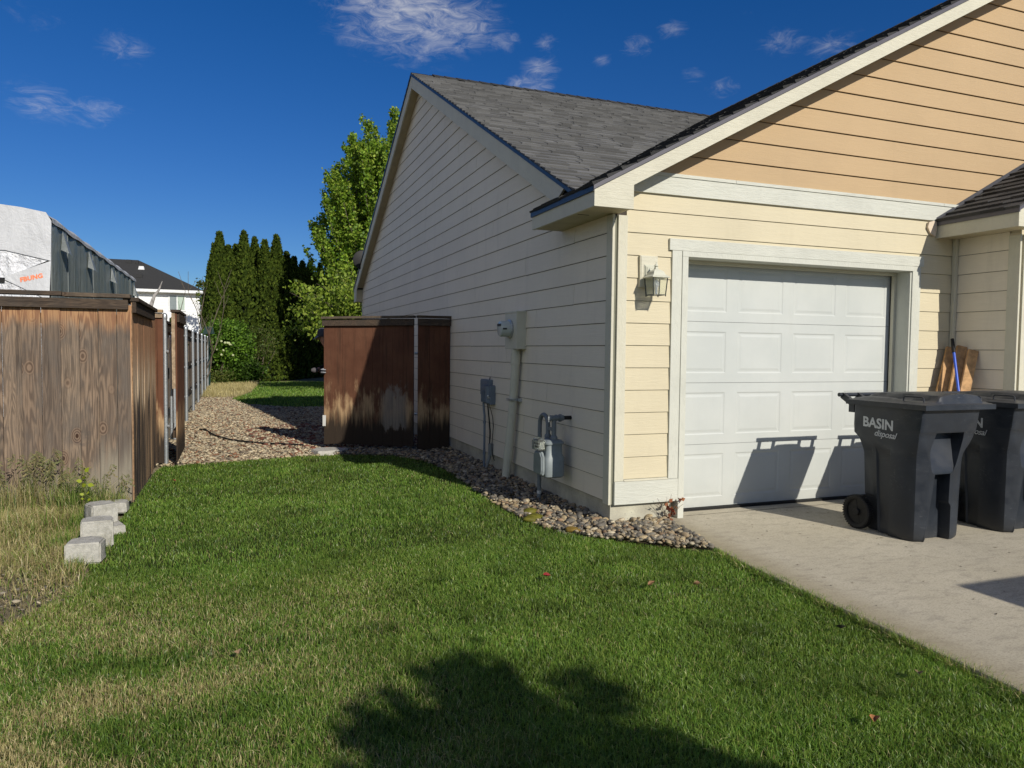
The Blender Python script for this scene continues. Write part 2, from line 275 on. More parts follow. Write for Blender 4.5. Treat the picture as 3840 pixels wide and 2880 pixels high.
# ------------------------------------------------------------------ object helpers
def tag(o, label=None, cat=None, group=None, kind=None):
    if label: o['label'] = label
    if cat: o['category'] = cat
    if group: o['group'] = group
    if kind: o['kind'] = kind
    return o
def empty(name, loc, label, cat, group=None, rz=0):
    o = bpy.data.objects.new(name, None); COL.objects.link(o); o.location = loc; o.rotation_euler = (0, 0, rz); o.empty_display_size = .1
    return tag(o, label, cat, group)
class MB:
    """collects faces in world coordinates and links them as one mesh"""
    def __init__(s): s.v = []; s.f = []; s.c = []; s.cur = 0.5
    def add(s, vs, fs, c=None):
        b = len(s.v); s.v += [tuple(x) for x in vs]; s.f += [tuple(i + b for i in q) for q in fs]
        s.c += [s.cur if c is None else c] * len(vs); return s
    def quad(s, a, b, c, d, col=None): return s.add([a, b, c, d], [(0, 1, 2, 3)], col)
    def box(s, x0, y0, z0, x1, y1, z1, c=None):
        if x0 > x1: x0, x1 = x1, x0
        if y0 > y1: y0, y1 = y1, y0
        if z0 > z1: z0, z1 = z1, z0
        v = [(x, y, z) for z in (z0, z1) for y in (y0, y1) for x in (x0, x1)]
        return s.add(v, [(0, 2, 3, 1), (4, 5, 7, 6), (0, 1, 5, 4), (2, 6, 7, 3), (0, 4, 6, 2), (1, 3, 7, 5)], c)
    def prism(s, poly, d, c=None):
        """poly: list of 3d points, extruded by vector d"""
        n = len(poly); v = [Vector(p) for p in poly]; v += [p + Vector(d) for p in v]
        return s.add(v, [tuple(range(n))[::-1], tuple(range(n, 2 * n))] + [(i, (i + 1) % n, n + (i + 1) % n, n + i) for i in range(n)], c)
    def obox(s, a, b, w, h, up=(0, 0, 1), c=None):
        """box beam from a to b, width w (sideways), height h"""
        a = Vector(a); b = Vector(b); d = (b - a).normalized(); sd = d.cross(Vector(up)).normalized() * w / 2; u = sd.cross(d).normalized() * h / 2
        v = [p + i * sd + j * u for p in (a, b) for i, j in ((-1, -1), (1, -1), (1, 1), (-1, 1))]
        return s.add(v, [(0, 1, 2, 3), (7, 6, 5, 4), (0, 4, 5, 1), (1, 5, 6, 2), (2, 6, 7, 3), (3, 7, 4, 0)], c)
    def tube(s, pts, r, n=10, cap=True, c=None):
        pts = [Vector(p) for p in pts]; k = len(pts); rs = r if isinstance(r, (list, tuple)) else [r] * k
        vs = []; ref = Vector((0, 0, 1)); u = None
        for i, p in enumerate(pts):
            d = (pts[min(i + 1, k - 1)] - pts[max(i - 1, 0)]).normalized()
            if u is None:
                u = d.cross(ref)
                if u.length < .1: u = d.cross(Vector((1, 0, 0)))
            u = (u - d * u.dot(d)).normalized(); w_ = d.cross(u)
            for j in range(n):
                a = 2 * math.pi * j / n; vs.append(p + (u * math.cos(a) + w_ * math.sin(a)) * rs[i])
        fs = [(i * n + j, i * n + (j + 1) % n, (i + 1) * n + (j + 1) % n, (i + 1) * n + j) for i in range(k - 1) for j in range(n)]
        if cap: fs += [tuple(range(n))[::-1], tuple(range((k - 1) * n, k * n))]
        return s.add(vs, fs, c)
    def lathe(s, prof, center, n=20, axis='z', c=None):
        """prof: list of (r, h) along axis"""
        vs = []
        for r_, h in prof:
            for j in range(n):
                a = 2 * math.pi * j / n; x, y = r_ * math.cos(a), r_ * math.sin(a)
                v = {'z': (x, y, h), 'x': (h, x, y), 'y': (y, h, x)}[axis]; vs.append(Vector(v) + Vector(center))
        k = len(prof); fs = [(i * n + j, i * n + (j + 1) % n, (i + 1) * n + (j + 1) % n, (i + 1) * n + j) for i in range(k - 1) for j in range(n)]
        fs += [tuple(range(n))[::-1], tuple(range((k - 1) * n, k * n))]
        return s.add(vs, fs, c)
    def build(s, name, mat, parent=None, smooth=False, bevel=0, label=None):
        me = bpy.data.meshes.new(name); off = Vector((0, 0, 0)); p = parent
        while p is not None: off += p.location; p = p.parent
        me.from_pydata([tuple(Vector(v) - off) for v in s.v], [], s.f); me.validate()
        a = me.color_attributes.new('Col', 'FLOAT_COLOR', 'POINT')
        cc = np.ones((len(s.v), 4), np.float32)
        for i, c in enumerate(s.c): cc[i, :3] = c if not isinstance(c, (float, int)) else (c, c, c)
        if len(a.data) == len(cc): a.data.foreach_set('color', cc.ravel())
        bm = bmesh.new(); bm.from_mesh(me)
        if smooth: bmesh.ops.remove_doubles(bm, verts=bm.verts, dist=1e-5)
        bmesh.ops.recalc_face_normals(bm, faces=bm.faces); bm.to_mesh(me); bm.free()
        me.materials.append(mat)
        if smooth:
            me.shade_smooth(); me.set_sharp_from_angle(angle=R(40))
        o = bpy.data.objects.new(name, me); COL.objects.link(o)
        if parent: o.parent = parent
        if bevel:
            b = o.modifiers.new('bevel', 'BEVEL'); b.width = bevel; b.segments = 2; b.limit_method = 'ANGLE'; b.angle_limit = R(50)
        if label: o['label'] = label
        return o
def npmesh(name, V, F, C, mat, parent=None, smooth=False, off=(0, 0, 0)):
    """V (n,3), F (m,k) constant k, C (n,3)"""
    me = bpy.data.meshes.new(name); k = F.shape[1]; V = np.asarray(V, np.float32) - np.asarray(off, np.float32)
    me.vertices.add(len(V)); me.vertices.foreach_set('co', V.ravel())
    me.loops.add(F.size); me.loops.foreach_set('vertex_index', F.astype(np.int32).ravel())
    me.polygons.add(len(F)); me.polygons.foreach_set('loop_start', np.arange(0, F.size, k, dtype=np.int32)); me.polygons.foreach_set('loop_total', np.full(len(F), k, np.int32))
    if smooth: me.polygons.foreach_set('use_smooth', np.ones(len(F), bool))
    me.update(calc_edges=True)
    a = me.color_attributes.new('Col', 'FLOAT_COLOR', 'POINT'); cc = np.ones((len(V), 4), np.float32); cc[:, :3] = C; a.data.foreach_set('color', cc.ravel())
    me.materials.append(mat); o = bpy.data.objects.new(name, me); COL.objects.link(o)
    if parent: o.parent = parent
    return o
def copy_tree(o, parent=None):
    c = o.copy(); COL.objects.link(c)
    if parent: c.parent = parent
    for ch in list(o.children): copy_tree(ch, c)
    return c
def ico(sub=1, seed=0, amp=.15):
    bm = bmesh.new(); bmesh.ops.create_icosphere(bm, subdivisions=sub, radius=1); rr = random.Random(seed)
    ph = [rr.uniform(0, 6) for _ in range(6)]
    V = np.array([v.co[:] for v in bm.verts]); F = np.array([[v.index for v in f.verts] for f in bm.faces]); bm.free()
    s_ = 1 + amp * (np.sin(V[:, 0] * 2.3 + ph[0]) * np.cos(V[:, 1] * 2.1 + ph[1]) + .5 * np.sin(V[:, 2] * 3.1 + ph[2] + V[:, 0] * 2))
    return V * s_[:, None], F
def rotz(a):
    c, s_ = np.cos(a), np.sin(a); z = np.zeros_like(a); o = np.ones_like(a)
    return np.stack([np.stack([c, -s_, z], -1), np.stack([s_, c, z], -1), np.stack([z, z, o], -1)], -2)
def rotx(a):
    c, s_ = np.cos(a), np.sin(a); z = np.zeros_like(a); o = np.ones_like(a)
    return np.stack([np.stack([o, z, z], -1), np.stack([z, c, -s_], -1), np.stack([z, s_, c], -1)], -2)
def scatter(name, temps, P, scale, C, mat, tilt=.3, smooth=True, parent=None):
    """temps list of (V,F); P (n,3); scale (n,3); C (n,3)"""
    Vs, Fs, Cs = [], [], []; base = 0; n = len(P); pick = RNG.integers(0, len(temps), n)
    A = rotz(RNG.uniform(0, 6.28, n)) @ rotx(RNG.normal(0, tilt, n)) @ rotz(RNG.uniform(0, 6.28, n))
    for t, (V, F) in enumerate(temps):
        idx = np.nonzero(pick == t)[0]
        if not len(idx): continue
        vv = np.einsum('nij,nkj->nki', A[idx], V[None] * scale[idx][:, None, :]) + P[idx][:, None, :]
        ff = F[None] + (np.arange(len(idx)) * len(V))[:, None, None] + base
        Vs.append(vv.reshape(-1, 3)); Fs.append(ff.reshape(-1, F.shape[1])); Cs.append(np.repeat(C[idx], len(V), 0)); base += len(idx) * len(V)
    return npmesh(name, np.concatenate(Vs), np.concatenate(Fs), np.concatenate(Cs), mat, parent, smooth)
def inpoly(P, poly):
    x, y = P[:, 0], P[:, 1]; r = np.zeros(len(P), bool); n = len(poly)
    for i in range(n):
        x1, y1 = poly[i]; x2, y2 = poly[(i + 1) % n]
        c = ((y1 > y) != (y2 > y)) & (x < (x2 - x1) * (y - y1) / (y2 - y1 + 1e-12) + x1); r ^= c
    return r
def vnoise(P, sc, seed=0):
    """smooth value noise 0..1 on 2d points"""
    r = np.random.default_rng(seed); G = r.random((64, 64)); q = P[:, :2] * sc + 1000.; i = np.floor(q).astype(int); f = q - i; f = f * f * (3 - 2 * f)
    g = lambda a, b: G[(i[:, 0] + a) % 64, (i[:, 1] + b) % 64]
    return (g(0, 0) * (1 - f[:, 0]) + g(1, 0) * f[:, 0]) * (1 - f[:, 1]) + (g(0, 1) * (1 - f[:, 0]) + g(1, 1) * f[:, 0]) * f[:, 1]

# ------------------------------------------------------------------ ground, driveway, lawns
XW, YF = 2.874, 5.2986
LAWN = [(-6, -6), (2.72, -6), (3.02, 1.0), (3.075, 2.05), (3.15, 3.3), (3.225, 4.38), (3.04, 4.50), (2.76, 4.80), (2.53, 5.08), (2.37, 5.42), (2.295, 5.9), (2.29, 6.7), (2.34, 7.6), (2.375, 8.44), (2.32, 9.2), (2.05, 9.75),
        (1.6, 9.98), (1.0, 10.12), (.31, 9.98), (-.3, 9.82), (-.80, 9.72), (-.86, 9.3), (-.87, 7.4), (-.90, 6.4), (-.92, 5.6), (-.86, 5.25), (-.93, 4.75), (-1.10, 4.42), (-1.6, 4.25), (-6, 4.0), (-6, 0)]
def sheet(name, poly, z, mat, th=0):
    b = MB()
    if th: b.prism([(x, y, z - th) for x, y in poly], (0, 0, th))
    else: b.add([(x, y, z) for x, y in poly], [tuple(range(len(poly)))])
    o = b.build(name, mat); o['kind'] = 'structure'; return o
def ground():
    b = MB(); N = 2500
    b.add([(-N, -N, -.07), (N, -N, -.07), (N, N, -.07), (-N, N, -.07)], [(0, 1, 2, 3)]); o = b.build('ground', M['soil']); o['kind'] = 'structure'
ground()
sheet('lawn', LAWN, -.045, M['lawn'])
BACK = [(.30, 19.8), (1.2, 18.7), (2.9, 18.3), (14, 18.3), (14, 32.6), (.9, 32.8), (.75, 29), (.55, 25), (-.05, 22.0)]
sheet('back_lawn', BACK, -.045, M['lawn'])
# driveway slab with its own thickness, tooled edge and a joint
dr = [(2.70, -6), (3.03, 1.0), (3.085, 2.05), (3.19, 3.98), (3.375, 5.27), (3.375, 5.6), (6.64, 5.6), (6.64, 4.65), (16, 4.65), (16, -6)]
o = sheet('driveway', dr, 0, M['concrete'], .12)
bv = o.modifiers.new('bevel', 'BEVEL'); bv.width = .012; bv.segments = 2
jb = MB(); pj = [(3.40 + i * .133, 5.325 + random.uniform(-.006, .006)) for i in range(21)]
for (x0, y0), (x1, y1) in zip(pj[:-1], pj[1:]): jb.quad((x0, y0 - .003, .0022), (x1, y1 - .003, .0022), (x1, y1 + .004, .0022), (x0, y0 + .004, .0022))
jo = jb.build('driveway_joint', M['back']); jo['kind'] = 'structure'
# ------------------------------------------------------------------ the house
H = empty('house', (5.0, 8.0, 0), 'cream sided house with tan gable, white garage door and grey shingle roof beside the lawn', 'house')
ZS = 2.512                                    # soffit level
def zf(x): return 2.665 + .5387 * (x - 2.56)  # front roof plane
RX = 8.45
def zfr(x): return zf(x) if x <= RX else zf(2 * RX - x)
def zm(y): return 5.845 - .5 * abs(y - 11.887)  # main roof plane
def siding(b, axis, pos, sign, z0, dz, k0, k1, span, step=.011, top=.003, joints=None, zmax=99, gap=0.):
    """lap siding on plane axis=pos; sign = outward direction; span(zlo,zhi)-> list of (a0,a1,b0,b1)"""
    for k in range(k0, k1):
        lo = z0 + dz * k; hi = min(z0 + dz * (k + 1), zmax)
        if hi - lo < .01: continue
        for (a0, a1, c0, c1) in span(lo, hi):
            cuts = [a0] + [j for j in (joints(k) if joints else []) if a0 + .15 < j < a1 - .15] + [a1]
            for i in range(len(cuts) - 1):
                s0, s1 = cuts[i] + (.0028 if i else 0), cuts[i + 1] - (.0028 if i < len(cuts) - 2 else 0)
                t0 = s0 if i else c0; t1 = s1 if i < len(cuts) - 2 else c1
                if s1 - s0 < .01: continue
                lo_ = lo; lo = lo_ + random.uniform(-.0016, .0016); ol, oh = pos + sign * step, pos + sign * top; col = .1 + .9 * random.random(); og = pos + sign * (top + .0022)
                P = (lambda u, o_, z: (u, o_, z)) if axis == 'y' else (lambda u, o_, z: (o_, u, z))
                v = [P(s0, ol, lo), P(s1, ol, lo), P(t1, oh, hi), P(t0, oh, hi), P(s0, pos - sign * .004, lo), P(s1, pos - sign * .004, lo), P(t1, pos - sign * .004, hi), P(t0, pos - sign * .004, hi)]
                b.add(v, [(0, 1, 2, 3), (0, 4, 5, 1), (0, 3, 7, 4), (1, 5, 6, 2), (3, 2, 6, 7)], col)
                if gap: b.quad(P(s0, og, lo - gap), P(s1, og, lo - gap), P(s1, og, lo + .001), P(s0, og, lo + .001), 0.)  # gap: strip coloured dark, standing in for the shadow below the lap
                lo = lo_
Z0, DZ = .1735, .18333
# side wall
def side_span(lo, hi):
    def ends(z):
        h = zm(11.887) - .16 - z          # below the roof plane, at the soffit
        half = h / .5
        return max(YF + .088, 11.887 - half), min(17.60, 11.887 + half)
    a0, a1 = ends(lo); c0, c1 = ends(hi)
    if lo < 2.50: a0 = c0 = YF + .088; a1 = c1 = 17.60 if hi < 2.7 else a1
    if c1 < c0: c0 = c1 = 11.887
    return [(a0, a1, c0, c1)] if a1 > a0 else []
def side_joints(k):
    r = random.Random(k * 31 + 5); s0 = [6.02, 8.9, 7.2, 9.7, 6.6, 8.25, 7.75, 9.1, 6.9][k % 9]; return [s0 + 3.66 * i + (i and r.uniform(-.05, .05)) for i in range(-1, 4)]
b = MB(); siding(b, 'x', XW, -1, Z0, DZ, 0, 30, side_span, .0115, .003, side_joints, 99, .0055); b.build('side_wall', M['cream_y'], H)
# front wall, cut round the garage opening
def front_span(lo, hi):
    out = []
    if lo < 2.32: out.append((2.984, 3.42, 2.984, 3.42)); out.append((6.19, 6.64, 6.19, 6.64))
    else: out.append((2.984 if lo < 2.5 else 2.95, 6.64, 2.984 if lo < 2.5 else 2.95, 6.64))
    return out
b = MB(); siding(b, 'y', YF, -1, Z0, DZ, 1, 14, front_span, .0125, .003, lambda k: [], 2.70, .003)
siding(b, 'y', YF, -1, 2.3445, .0295, 0, 1, lambda lo, hi: [(3.42, 6.19, 3.42, 6.19)], .004, .003); b.build('front_wall', M['cream_x'], H)
# tan gable
def gable_span(lo, hi):
    f = lambda z: 2.56 + (z + .165 - 2.665) / .5387
    a, c = f(lo), f(hi); return [(max(a, 3.0), 2 * RX - a, min(c, RX), max(2 * RX - c, RX))] if a < RX else []
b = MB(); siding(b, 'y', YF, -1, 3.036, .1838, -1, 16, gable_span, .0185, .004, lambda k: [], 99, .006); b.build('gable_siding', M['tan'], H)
# dark sheathing behind the laps
b = MB()
b.prism([(XW + .004, YF + .01, .17), (XW + .004, 17.6, .17), (XW + .004, 17.6, 2.72), (XW + .004, 11.887, 5.62), (XW + .004, YF + .01, 2.50)], (.1, 0, 0))
yb = YF + .0045
for x0, z0, x1, z1 in ((2.88, .165, 3.50, 2.25), (6.08, .165, 6.70, 2.25), (2.88, 2.25, 14.0, 2.72)): b.box(x0, yb, z0, x1, yb + .1, z1)
b.prism([(2.9, yb, 2.72), (14.0, yb, 2.72), (RX, yb, 5.68)], (0, .1, 0)); b.box(XW + .1, 17.5, .05, 14, 17.6, 2.7); b.box(13.9, YF, .05, 14.0, 17.6, 2.7)
b.build('sheathing', M['back'], H)
# foundation
b = MB(); b.box(2.884, YF + .012, -.15, 3.465, YF + .3, .16); b.box(2.884, YF + .3, -.15, 3.1, 17.59, .165); b.box(6.12, YF + .012, -.15, 6.69, YF + .3, .16); b.build('foundation', M['found'], H)
# corner boards
b = MB(); b.box(2.852, 5.284, .150, 2.8745, 5.385, 2.508); b.build('corner_board', M['trimcv'], H, bevel=.002)
b = MB(); b.box(2.900, YF - .024, .342, 2.9845, YF + .004, 2.50); b.build('corner_board', M['trimcv'], H, bevel=.002)
b = MB(); b.box(2.875, YF - .004, .152, 2.901, YF + .003, 2.50); b.build('corner_gap', plain('grey_gap', (.20, .20, .15), .8), H)
b = MB(); b.box(2.900, YF - .031, .150, 3.509, YF + .003, .340); b.build('base_board', M['trimw'], H, bevel=.002)
b = MB(); b.prism([(2.99, YF - .036, .341), (2.99, YF - .010, .354), (2.99, YF - .01, .341)], (.415, 0, 0)); b.build('sill_strip', M['trimc'], H)
# band board with its cap strip
f_in = lambda z: 2.56 + (z + .165 - 2.665) / .5387
b = MB(); b.prism([(f_in(2.70), YF - .026, 2.70), (6.70, YF - .026, 2.70), (6.70, YF - .026, 2.845), (f_in(2.845), YF - .026, 2.845)], (0, .028, 0)); b.build('band_board', M['trimw'], H, bevel=.0015)
b = MB()
for x0, x1 in ((f_in(2.85), 4.02), (4.023, 6.455), (6.458, 6.75)): b.box(x0, YF - .034, 2.8455, x1, YF + .001, 2.872)
b.build('band_cap', M['trimw'], H)
# garage trims
b = MB(); b.box(3.409, YF - .026, .342, 3.503, YF + .02, 2.2475); b.build('door_casing', M['trimwv'], H, bevel=.002)
b = MB(); b.box(6.09, YF - .026, .0, 6.195, YF + .02, 2.2475); b.build('door_casing', M['trimwv'], H, bevel=.002)
b = MB(); b.box(3.380, YF - .030, 2.248, 6.225, YF + .003, 2.344); b.build('door_header', M['trimw'], H, bevel=.002)
b = MB(); b.box(3.5035, YF - .034, .0, 3.560, 5.50, 2.20); b.box(3.5035, YF - .034, 2.2005, 6.092, 5.50, 2.246); b.box(6.072, YF - .014, .0, 6.0895, 5.50, 2.20); b.build('door_jamb', M['trimwv'], H, bevel=.0015)
b = MB(); b.box(6.045, 5.44, .0, 6.0715, 5.475, 2.199); b.box(3.5605, 5.44, .0, 3.58, 5.475, 2.199); b.box(3.581, 5.44, 2.17, 6.044, 5.475, 2.199); b.build('door_stop', M['trimc'], H)
b = MB(); b.box(6.058, 5.476, .0, 6.0718, 5.499, 2.19); b.box(3.57, 5.47, .0, 6.06, 5.55, .022); b.build('door_seal', M['rubber'], H)
# garage door: four sections of four raised panels
GD = MB(); yd = 5.50; zs = [.024, .587, 1.135, 1.676, 2.235]; X0, X1 = 3.562, 6.071
def dq(x0, z0, x1, z1, ya, yb_, xx0, zz0, xx1, zz1):
    """ring between outer rect at depth ya and inner rect at depth yb"""
    o_ = [(x0, ya, z0), (x1, ya, z0), (x1, ya, z1), (x0, ya, z1)]; i_ = [(xx0, yb_, zz0), (xx1, yb_, zz0), (xx1, yb_, zz1), (xx0, yb_, zz1)]
    GD.add(o_ + i_, [(i, (i + 1) % 4, 4 + (i + 1) % 4, 4 + i) for i in range(4)])
pw = (X1 - X0 - .02) / 4
for r_ in range(4):
    z0, z1 = zs[r_] + .0015, zs[r_ + 1] - .0015
    GD.box(X0, yd + .012, z0, X1, yd + .05, z1)
    for c_ in range(4):
        a, e = X0 + .01 + pw * c_ + (0 if c_ else -.01), X0 + .01 + pw * (c_ + 1) + (0 if c_ < 3 else .01)
        cx = X0 + .01 + pw * (c_ + .5); hw = .247; pz0, pz1 = z0 + .085, z1 - .085
        dq(a, z0, e, z1, yd, yd, cx - hw, pz0, cx + hw, pz1)
        dq(cx - hw, pz0, cx + hw, pz1, yd, yd + .0045, cx - hw + .010, pz0 + .010, cx + hw - .010, pz1 - .010)
        dq(cx - hw + .010, pz0 + .010, cx + hw - .010, pz1 - .010, yd + .0045, yd + .0044, cx - hw + .022, pz0 + .022, cx + hw - .022, pz1 - .022)
        dq(cx - hw + .022, pz0 + .022, cx + hw - .022, pz1 - .022, yd + .0044, yd + .001, cx - hw + .042, pz0 + .042, cx + hw - .042, pz1 - .042)
        GD.quad((cx - hw + .042, yd + .001, pz0 + .042), (cx + hw - .042, yd + .001, pz0 + .042), (cx + hw - .042, yd + .001, pz1 - .042), (cx - hw + .042, yd + .001, pz1 - .042))
    GD.quad((X0, yd, z0), (X1, yd, z0), (X1, yd + .012, z0), (X0, yd + .012, z0)); GD.quad((X0, yd, z1), (X1, yd, z1), (X1, yd + .012, z1), (X0, yd + .012, z1))
GD.build('garage_door', M['door'], H)
b = MB(); b.box(3.4, 5.56, 0, 6.3, 5.60, 2.4); b.build('garage_dark', M['back'], H)
# shingled planes
def shingles(name, mat, O, U, V, ulen, vlen, urange, parent, exp=.142, dark=False, start=0):
    b = MB(); O = Vector(O); U = Vector(U).normalized(); V = Vector(V).normalized(); N = U.cross(V).normalized()
    if N.z < 0: N = -N
    k = start
    while k * exp < vlen:
        v0 = k * exp; v1 = min((k + 1) * exp + .02, vlen + .02); ur = urange(v0 + exp * .5)
        ur0 = urange(max(v0, .001)); ur1 = urange(min(v1, vlen))
        if ur and ur0:
            u = ur[0] - random.uniform(0, .3); a0, a1 = ur
            while u < a1:
                wd = random.choice((.14, .18, .22, .28)); s0, s1 = max(u, a0), min(u + wd, a1); u += wd
                if s1 - s0 < .01: continue
                lift = random.choice((.0, .0, .008, .0085)); t_ = .014 + lift; jag = random.uniform(-.004, .004)
                A = O + U * s0 + V * (v0 - (.006 if lift else 0) + jag * .4); B_ = O + U * s1 + V * (v0 - (.006 if lift else 0) + jag * .4)
                sl = .012 if lift else 0
                C_ = O + U * (s1 - sl) + V * v1; D_ = O + U * (s0 + sl) + V * v1
                up = N * (t_ + .004)
                b.add([A + up, B_ + up, C_ + N * .002, D_ + N * .002, A, B_], [(0, 1, 2, 3), (0, 4, 5, 1), (0, 3, 4), (1, 5, 2)], random.random() ** 1.3)
        k += 1
    return b.build(name, mat, parent)
sl1 = math.atan(.5); c1, s1_ = math.cos(sl1), math.sin(sl1)
yv = lambda x: 11.887 - (5.845 - zf(x)) / .5         # valley on the near slope
xv = lambda y: 2.56 + (zm(y) - 2.665) / .5387
RAKE = 2.715
def zroof_polys():
    th = .035
    # decks
    b = MB(); n = 24
    b.prism([(RAKE, yv(RAKE) + .04, zm(yv(RAKE) + .04)), (RAKE, 11.887, zm(11.887)), (2 * RX - 2.9, 11.887, zm(11.887)), (RX, yv(RX), zm(yv(RX)))], (0, 0, -th))
    b.prism([(RAKE, 11.887, zm(11.887)), (RAKE, 17.92, zm(17.92)), (14.2, 17.92, zm(17.92)), (14.2, 11.887, zm(11.887))], (0, 0, -th))
    b.prism([(2.56, 5.04, zf(2.56)), (2.56, 6.30, zf(2.56)), (2.86, 6.30, zf(2.86)), (2.86, yv(2.86), zf(2.86)), (RX, yv(RX) + .05, zf(RX)), (RX, 5.04, zf(RX))], (0, 0, -th))
    b.prism([(14.34, 5.04, zf(2.56)), (14.34, 12, zf(2.56)), (RX, 12, zf(RX)), (RX, 5.04, zf(RX))], (0, 0, -th))
    b.build('roof_deck', M['dripb'], H)
zroof_polys()
# near slope of main roof: u along +x, v up the slope
y_e = 5.45
shingles('roof', M['shingle'], (0, y_e, zm(y_e)), (1, 0, 0), (0, c1, s1_), 9, (11.887 - y_e) / c1, lambda v: ((RAKE - .012, min(xv(y_e + v * c1) + .1, 8.6)) if xv(y_e + v * c1) + .1 > RAKE else None), H)
shingles('roof', M['shingle'], (0, 17.94, zm(17.94)), (1, 0, 0), (0, -c1, s1_), 9, (17.94 - 11.887) / c1, lambda v: (RAKE - .012, RAKE + 1.2), H)
sl2 = math.atan(.5387); c2, s2_ = math.cos(sl2), math.sin(sl2)
def fr_range(v):
    x = 2.56 + v * c2; y1 = yv(x) + .1 if x > 2.86 else 6.31
    return (5.03, max(y1, 5.3))
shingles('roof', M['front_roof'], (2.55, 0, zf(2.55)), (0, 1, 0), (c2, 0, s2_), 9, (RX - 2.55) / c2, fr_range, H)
# ridge caps
b = MB(); x = 3.06
while x < 8.5:
    z = zm(11.887); l = .30
    b.prism([(x, 11.887 - .15, z - .052 + .012), (x, 11.887, z + .038), (x, 11.887 + .15, z - .052 + .012), (x, 11.887 + .15, z - .066), (x, 11.887, z + .018), (x, 11.887 - .15, z - .066)], (l, 0, -.012), random.random()); x += .2
b.build('ridge_cap', M['ridge'], H)
b = MB(); y = 5.03; z = zf(RX)
while y < 11.9:
    b.prism([(RX - .15, y, z - .05), (RX, y, z + .04), (RX + .15, y, z - .05), (RX + .15, y, z - .066), (RX, y, z + .018), (RX - .15, y, z - .066)], (0, .3, -.012), random.random()); y += .2
b.build('ridge_cap', M['ridge'], H)
# front gable rake: fascia, drip edge, soffit
def rake(yp, x0, zr, slope, xr, depth, mat, bx0, bx1, bz, sz, name='fascia', yw=YF, shift=0):
    """rake board in plane y=yp following zr(x); box return from bx0..bx1 down to bz"""
    F = MB()
    F.prism([(x0 + .0, yp, zr(x0) - .037), (xr, yp, zr(xr) - .037), (xr, yp, zr(xr) - .037 - depth), (bx1, yp, zr(bx1) - .037 - depth), (bx1, yp, bz), (x0, yp, bz)], (0, .024, 0)); F.build(name, M['trimc'], H)
    Dp = MB(); Dp.prism([(x0 - .012, yp - .012, zr(x0 - .012) - .002), (xr, yp - .012, zr(xr) - .002), (xr, yp - .012, zr(xr) - .040), (x0 - .012, yp - .012, zr(x0) - .040)], (0, .012, 0)); Dp.build('drip_edge', M['drip'], H)
    So = MB(); zz = lambda x: zr(x) - .037 - .118
    So.prism([(bx1, yp + .0245, zz(bx1)), (xr, yp + .0245, zz(xr)), (xr, yw - .0005, zz(xr)), (bx1, yw - .0005, zz(bx1))], (0, 0, .012)); So.box(x0 + .022, yp + .0245, bz + .004, bx1 - .001, yw - .0005, bz + .012); So.box(bx1 - .012, yp + .0245, bz + .0125, bx1, yw - .0005, zz(bx1)); So.build('soffit', M['soffit'], H)
rake(5.05, 2.566, zf, .5387, RX, .122, None, 2.566, 2.905, 2.506, 0)
rr = lambda x: zf(2 * RX - x)
b = MB(); b.prism([(14.33, 5.05, rr(14.33) - .037), (RX + .001, 5.05, zf(RX) - .037), (RX + .001, 5.05, zf(RX) - .16), (14.0, 5.05, rr(14.0) - .16), (14.0, 5.05, 2.506), (14.33, 5.05, 2.506)], (0, .024, 0)); b.build('fascia', M['trimc'], H)
# left eave fascia and soffit
b = MB(); b.box(2.566, 5.0745, 2.506, 2.590, 6.295, 2.618); b.build('fascia', M['trimcv'], H, bevel=.0015)
b = MB(); b.box(2.552, 5.05, 2.6185, 2.566, 6.30, 2.660); b.build('drip_edge', M['dripb'], H)
b = MB(); b.box(2.5905, 5.075, 2.514, XW - .001, 6.293, 2.522); b.prism([(2.5905, 6.294, 2.514), (XW - .001, 6.294, 2.514), (XW - .001, 6.294, 2.76), (2.5905, 6.294, 2.63)], (0, .006, 0)); b.build('soffit', M['soffit'], H)
b = MB(); b.box(2.62, 5.45, 2.5105, 2.72, 5.452, 2.5135); b.build('soffit_joint', M['back'], H)
# side gable rake
b = MB(); yl = yv(RAKE) + .2; dpt = .195
top = lambda y: zm(y) - .038
b.prism([(RAKE, 5.93, top(5.93)), (RAKE, 11.887, top(11.887)), (RAKE, 11.887, top(11.887) - dpt), (RAKE, 6.13, top(6.13) - dpt)], (.022, 0, 0)); b.build('fascia', M['trimcv'], H)
b = MB(); b.prism([(RAKE, 11.888, top(11.887)), (RAKE, 17.90, top(17.90)), (RAKE, 17.90, 2.512), (RAKE, 17.62, 2.512), (RAKE, 17.55, top(17.55) - dpt), (RAKE, 11.888, top(11.887) - dpt)], (.022, 0, 0)); b.build('fascia', M['trimcv'], H)
b = MB(); b.prism([(RAKE - .014, 5.72, zm(5.72) - .002), (RAKE - .014, 11.887, zm(11.887) - .002), (RAKE - .014, 17.94, zm(17.94) - .002), (RAKE - .014, 17.94, zm(17.94) - .04), (RAKE - .014, 11.887, zm(11.887) - .04), (RAKE - .014, 5.72, zm(5.72) - .04)], (.0135, 0, 0)); b.build('drip_edge', M['dripb'], H)
b = MB(); zt = lambda y: zm(y) - .175
b.prism([(RAKE + .0225, 6.2, zt(6.2)), (RAKE + .0225, 11.887, zt(11.887)), (XW + .02, 11.887, zt(11.887)), (XW + .02, 6.2, zt(6.2))], (0, 0, .01))
b.prism([(RAKE + .0225, 11.887, zt(11.887)), (RAKE + .0225, 17.56, zt(17.56)), (XW + .02, 17.56, zt(17.56)), (XW + .02, 11.887, zt(11.887))], (0, 0, .01))
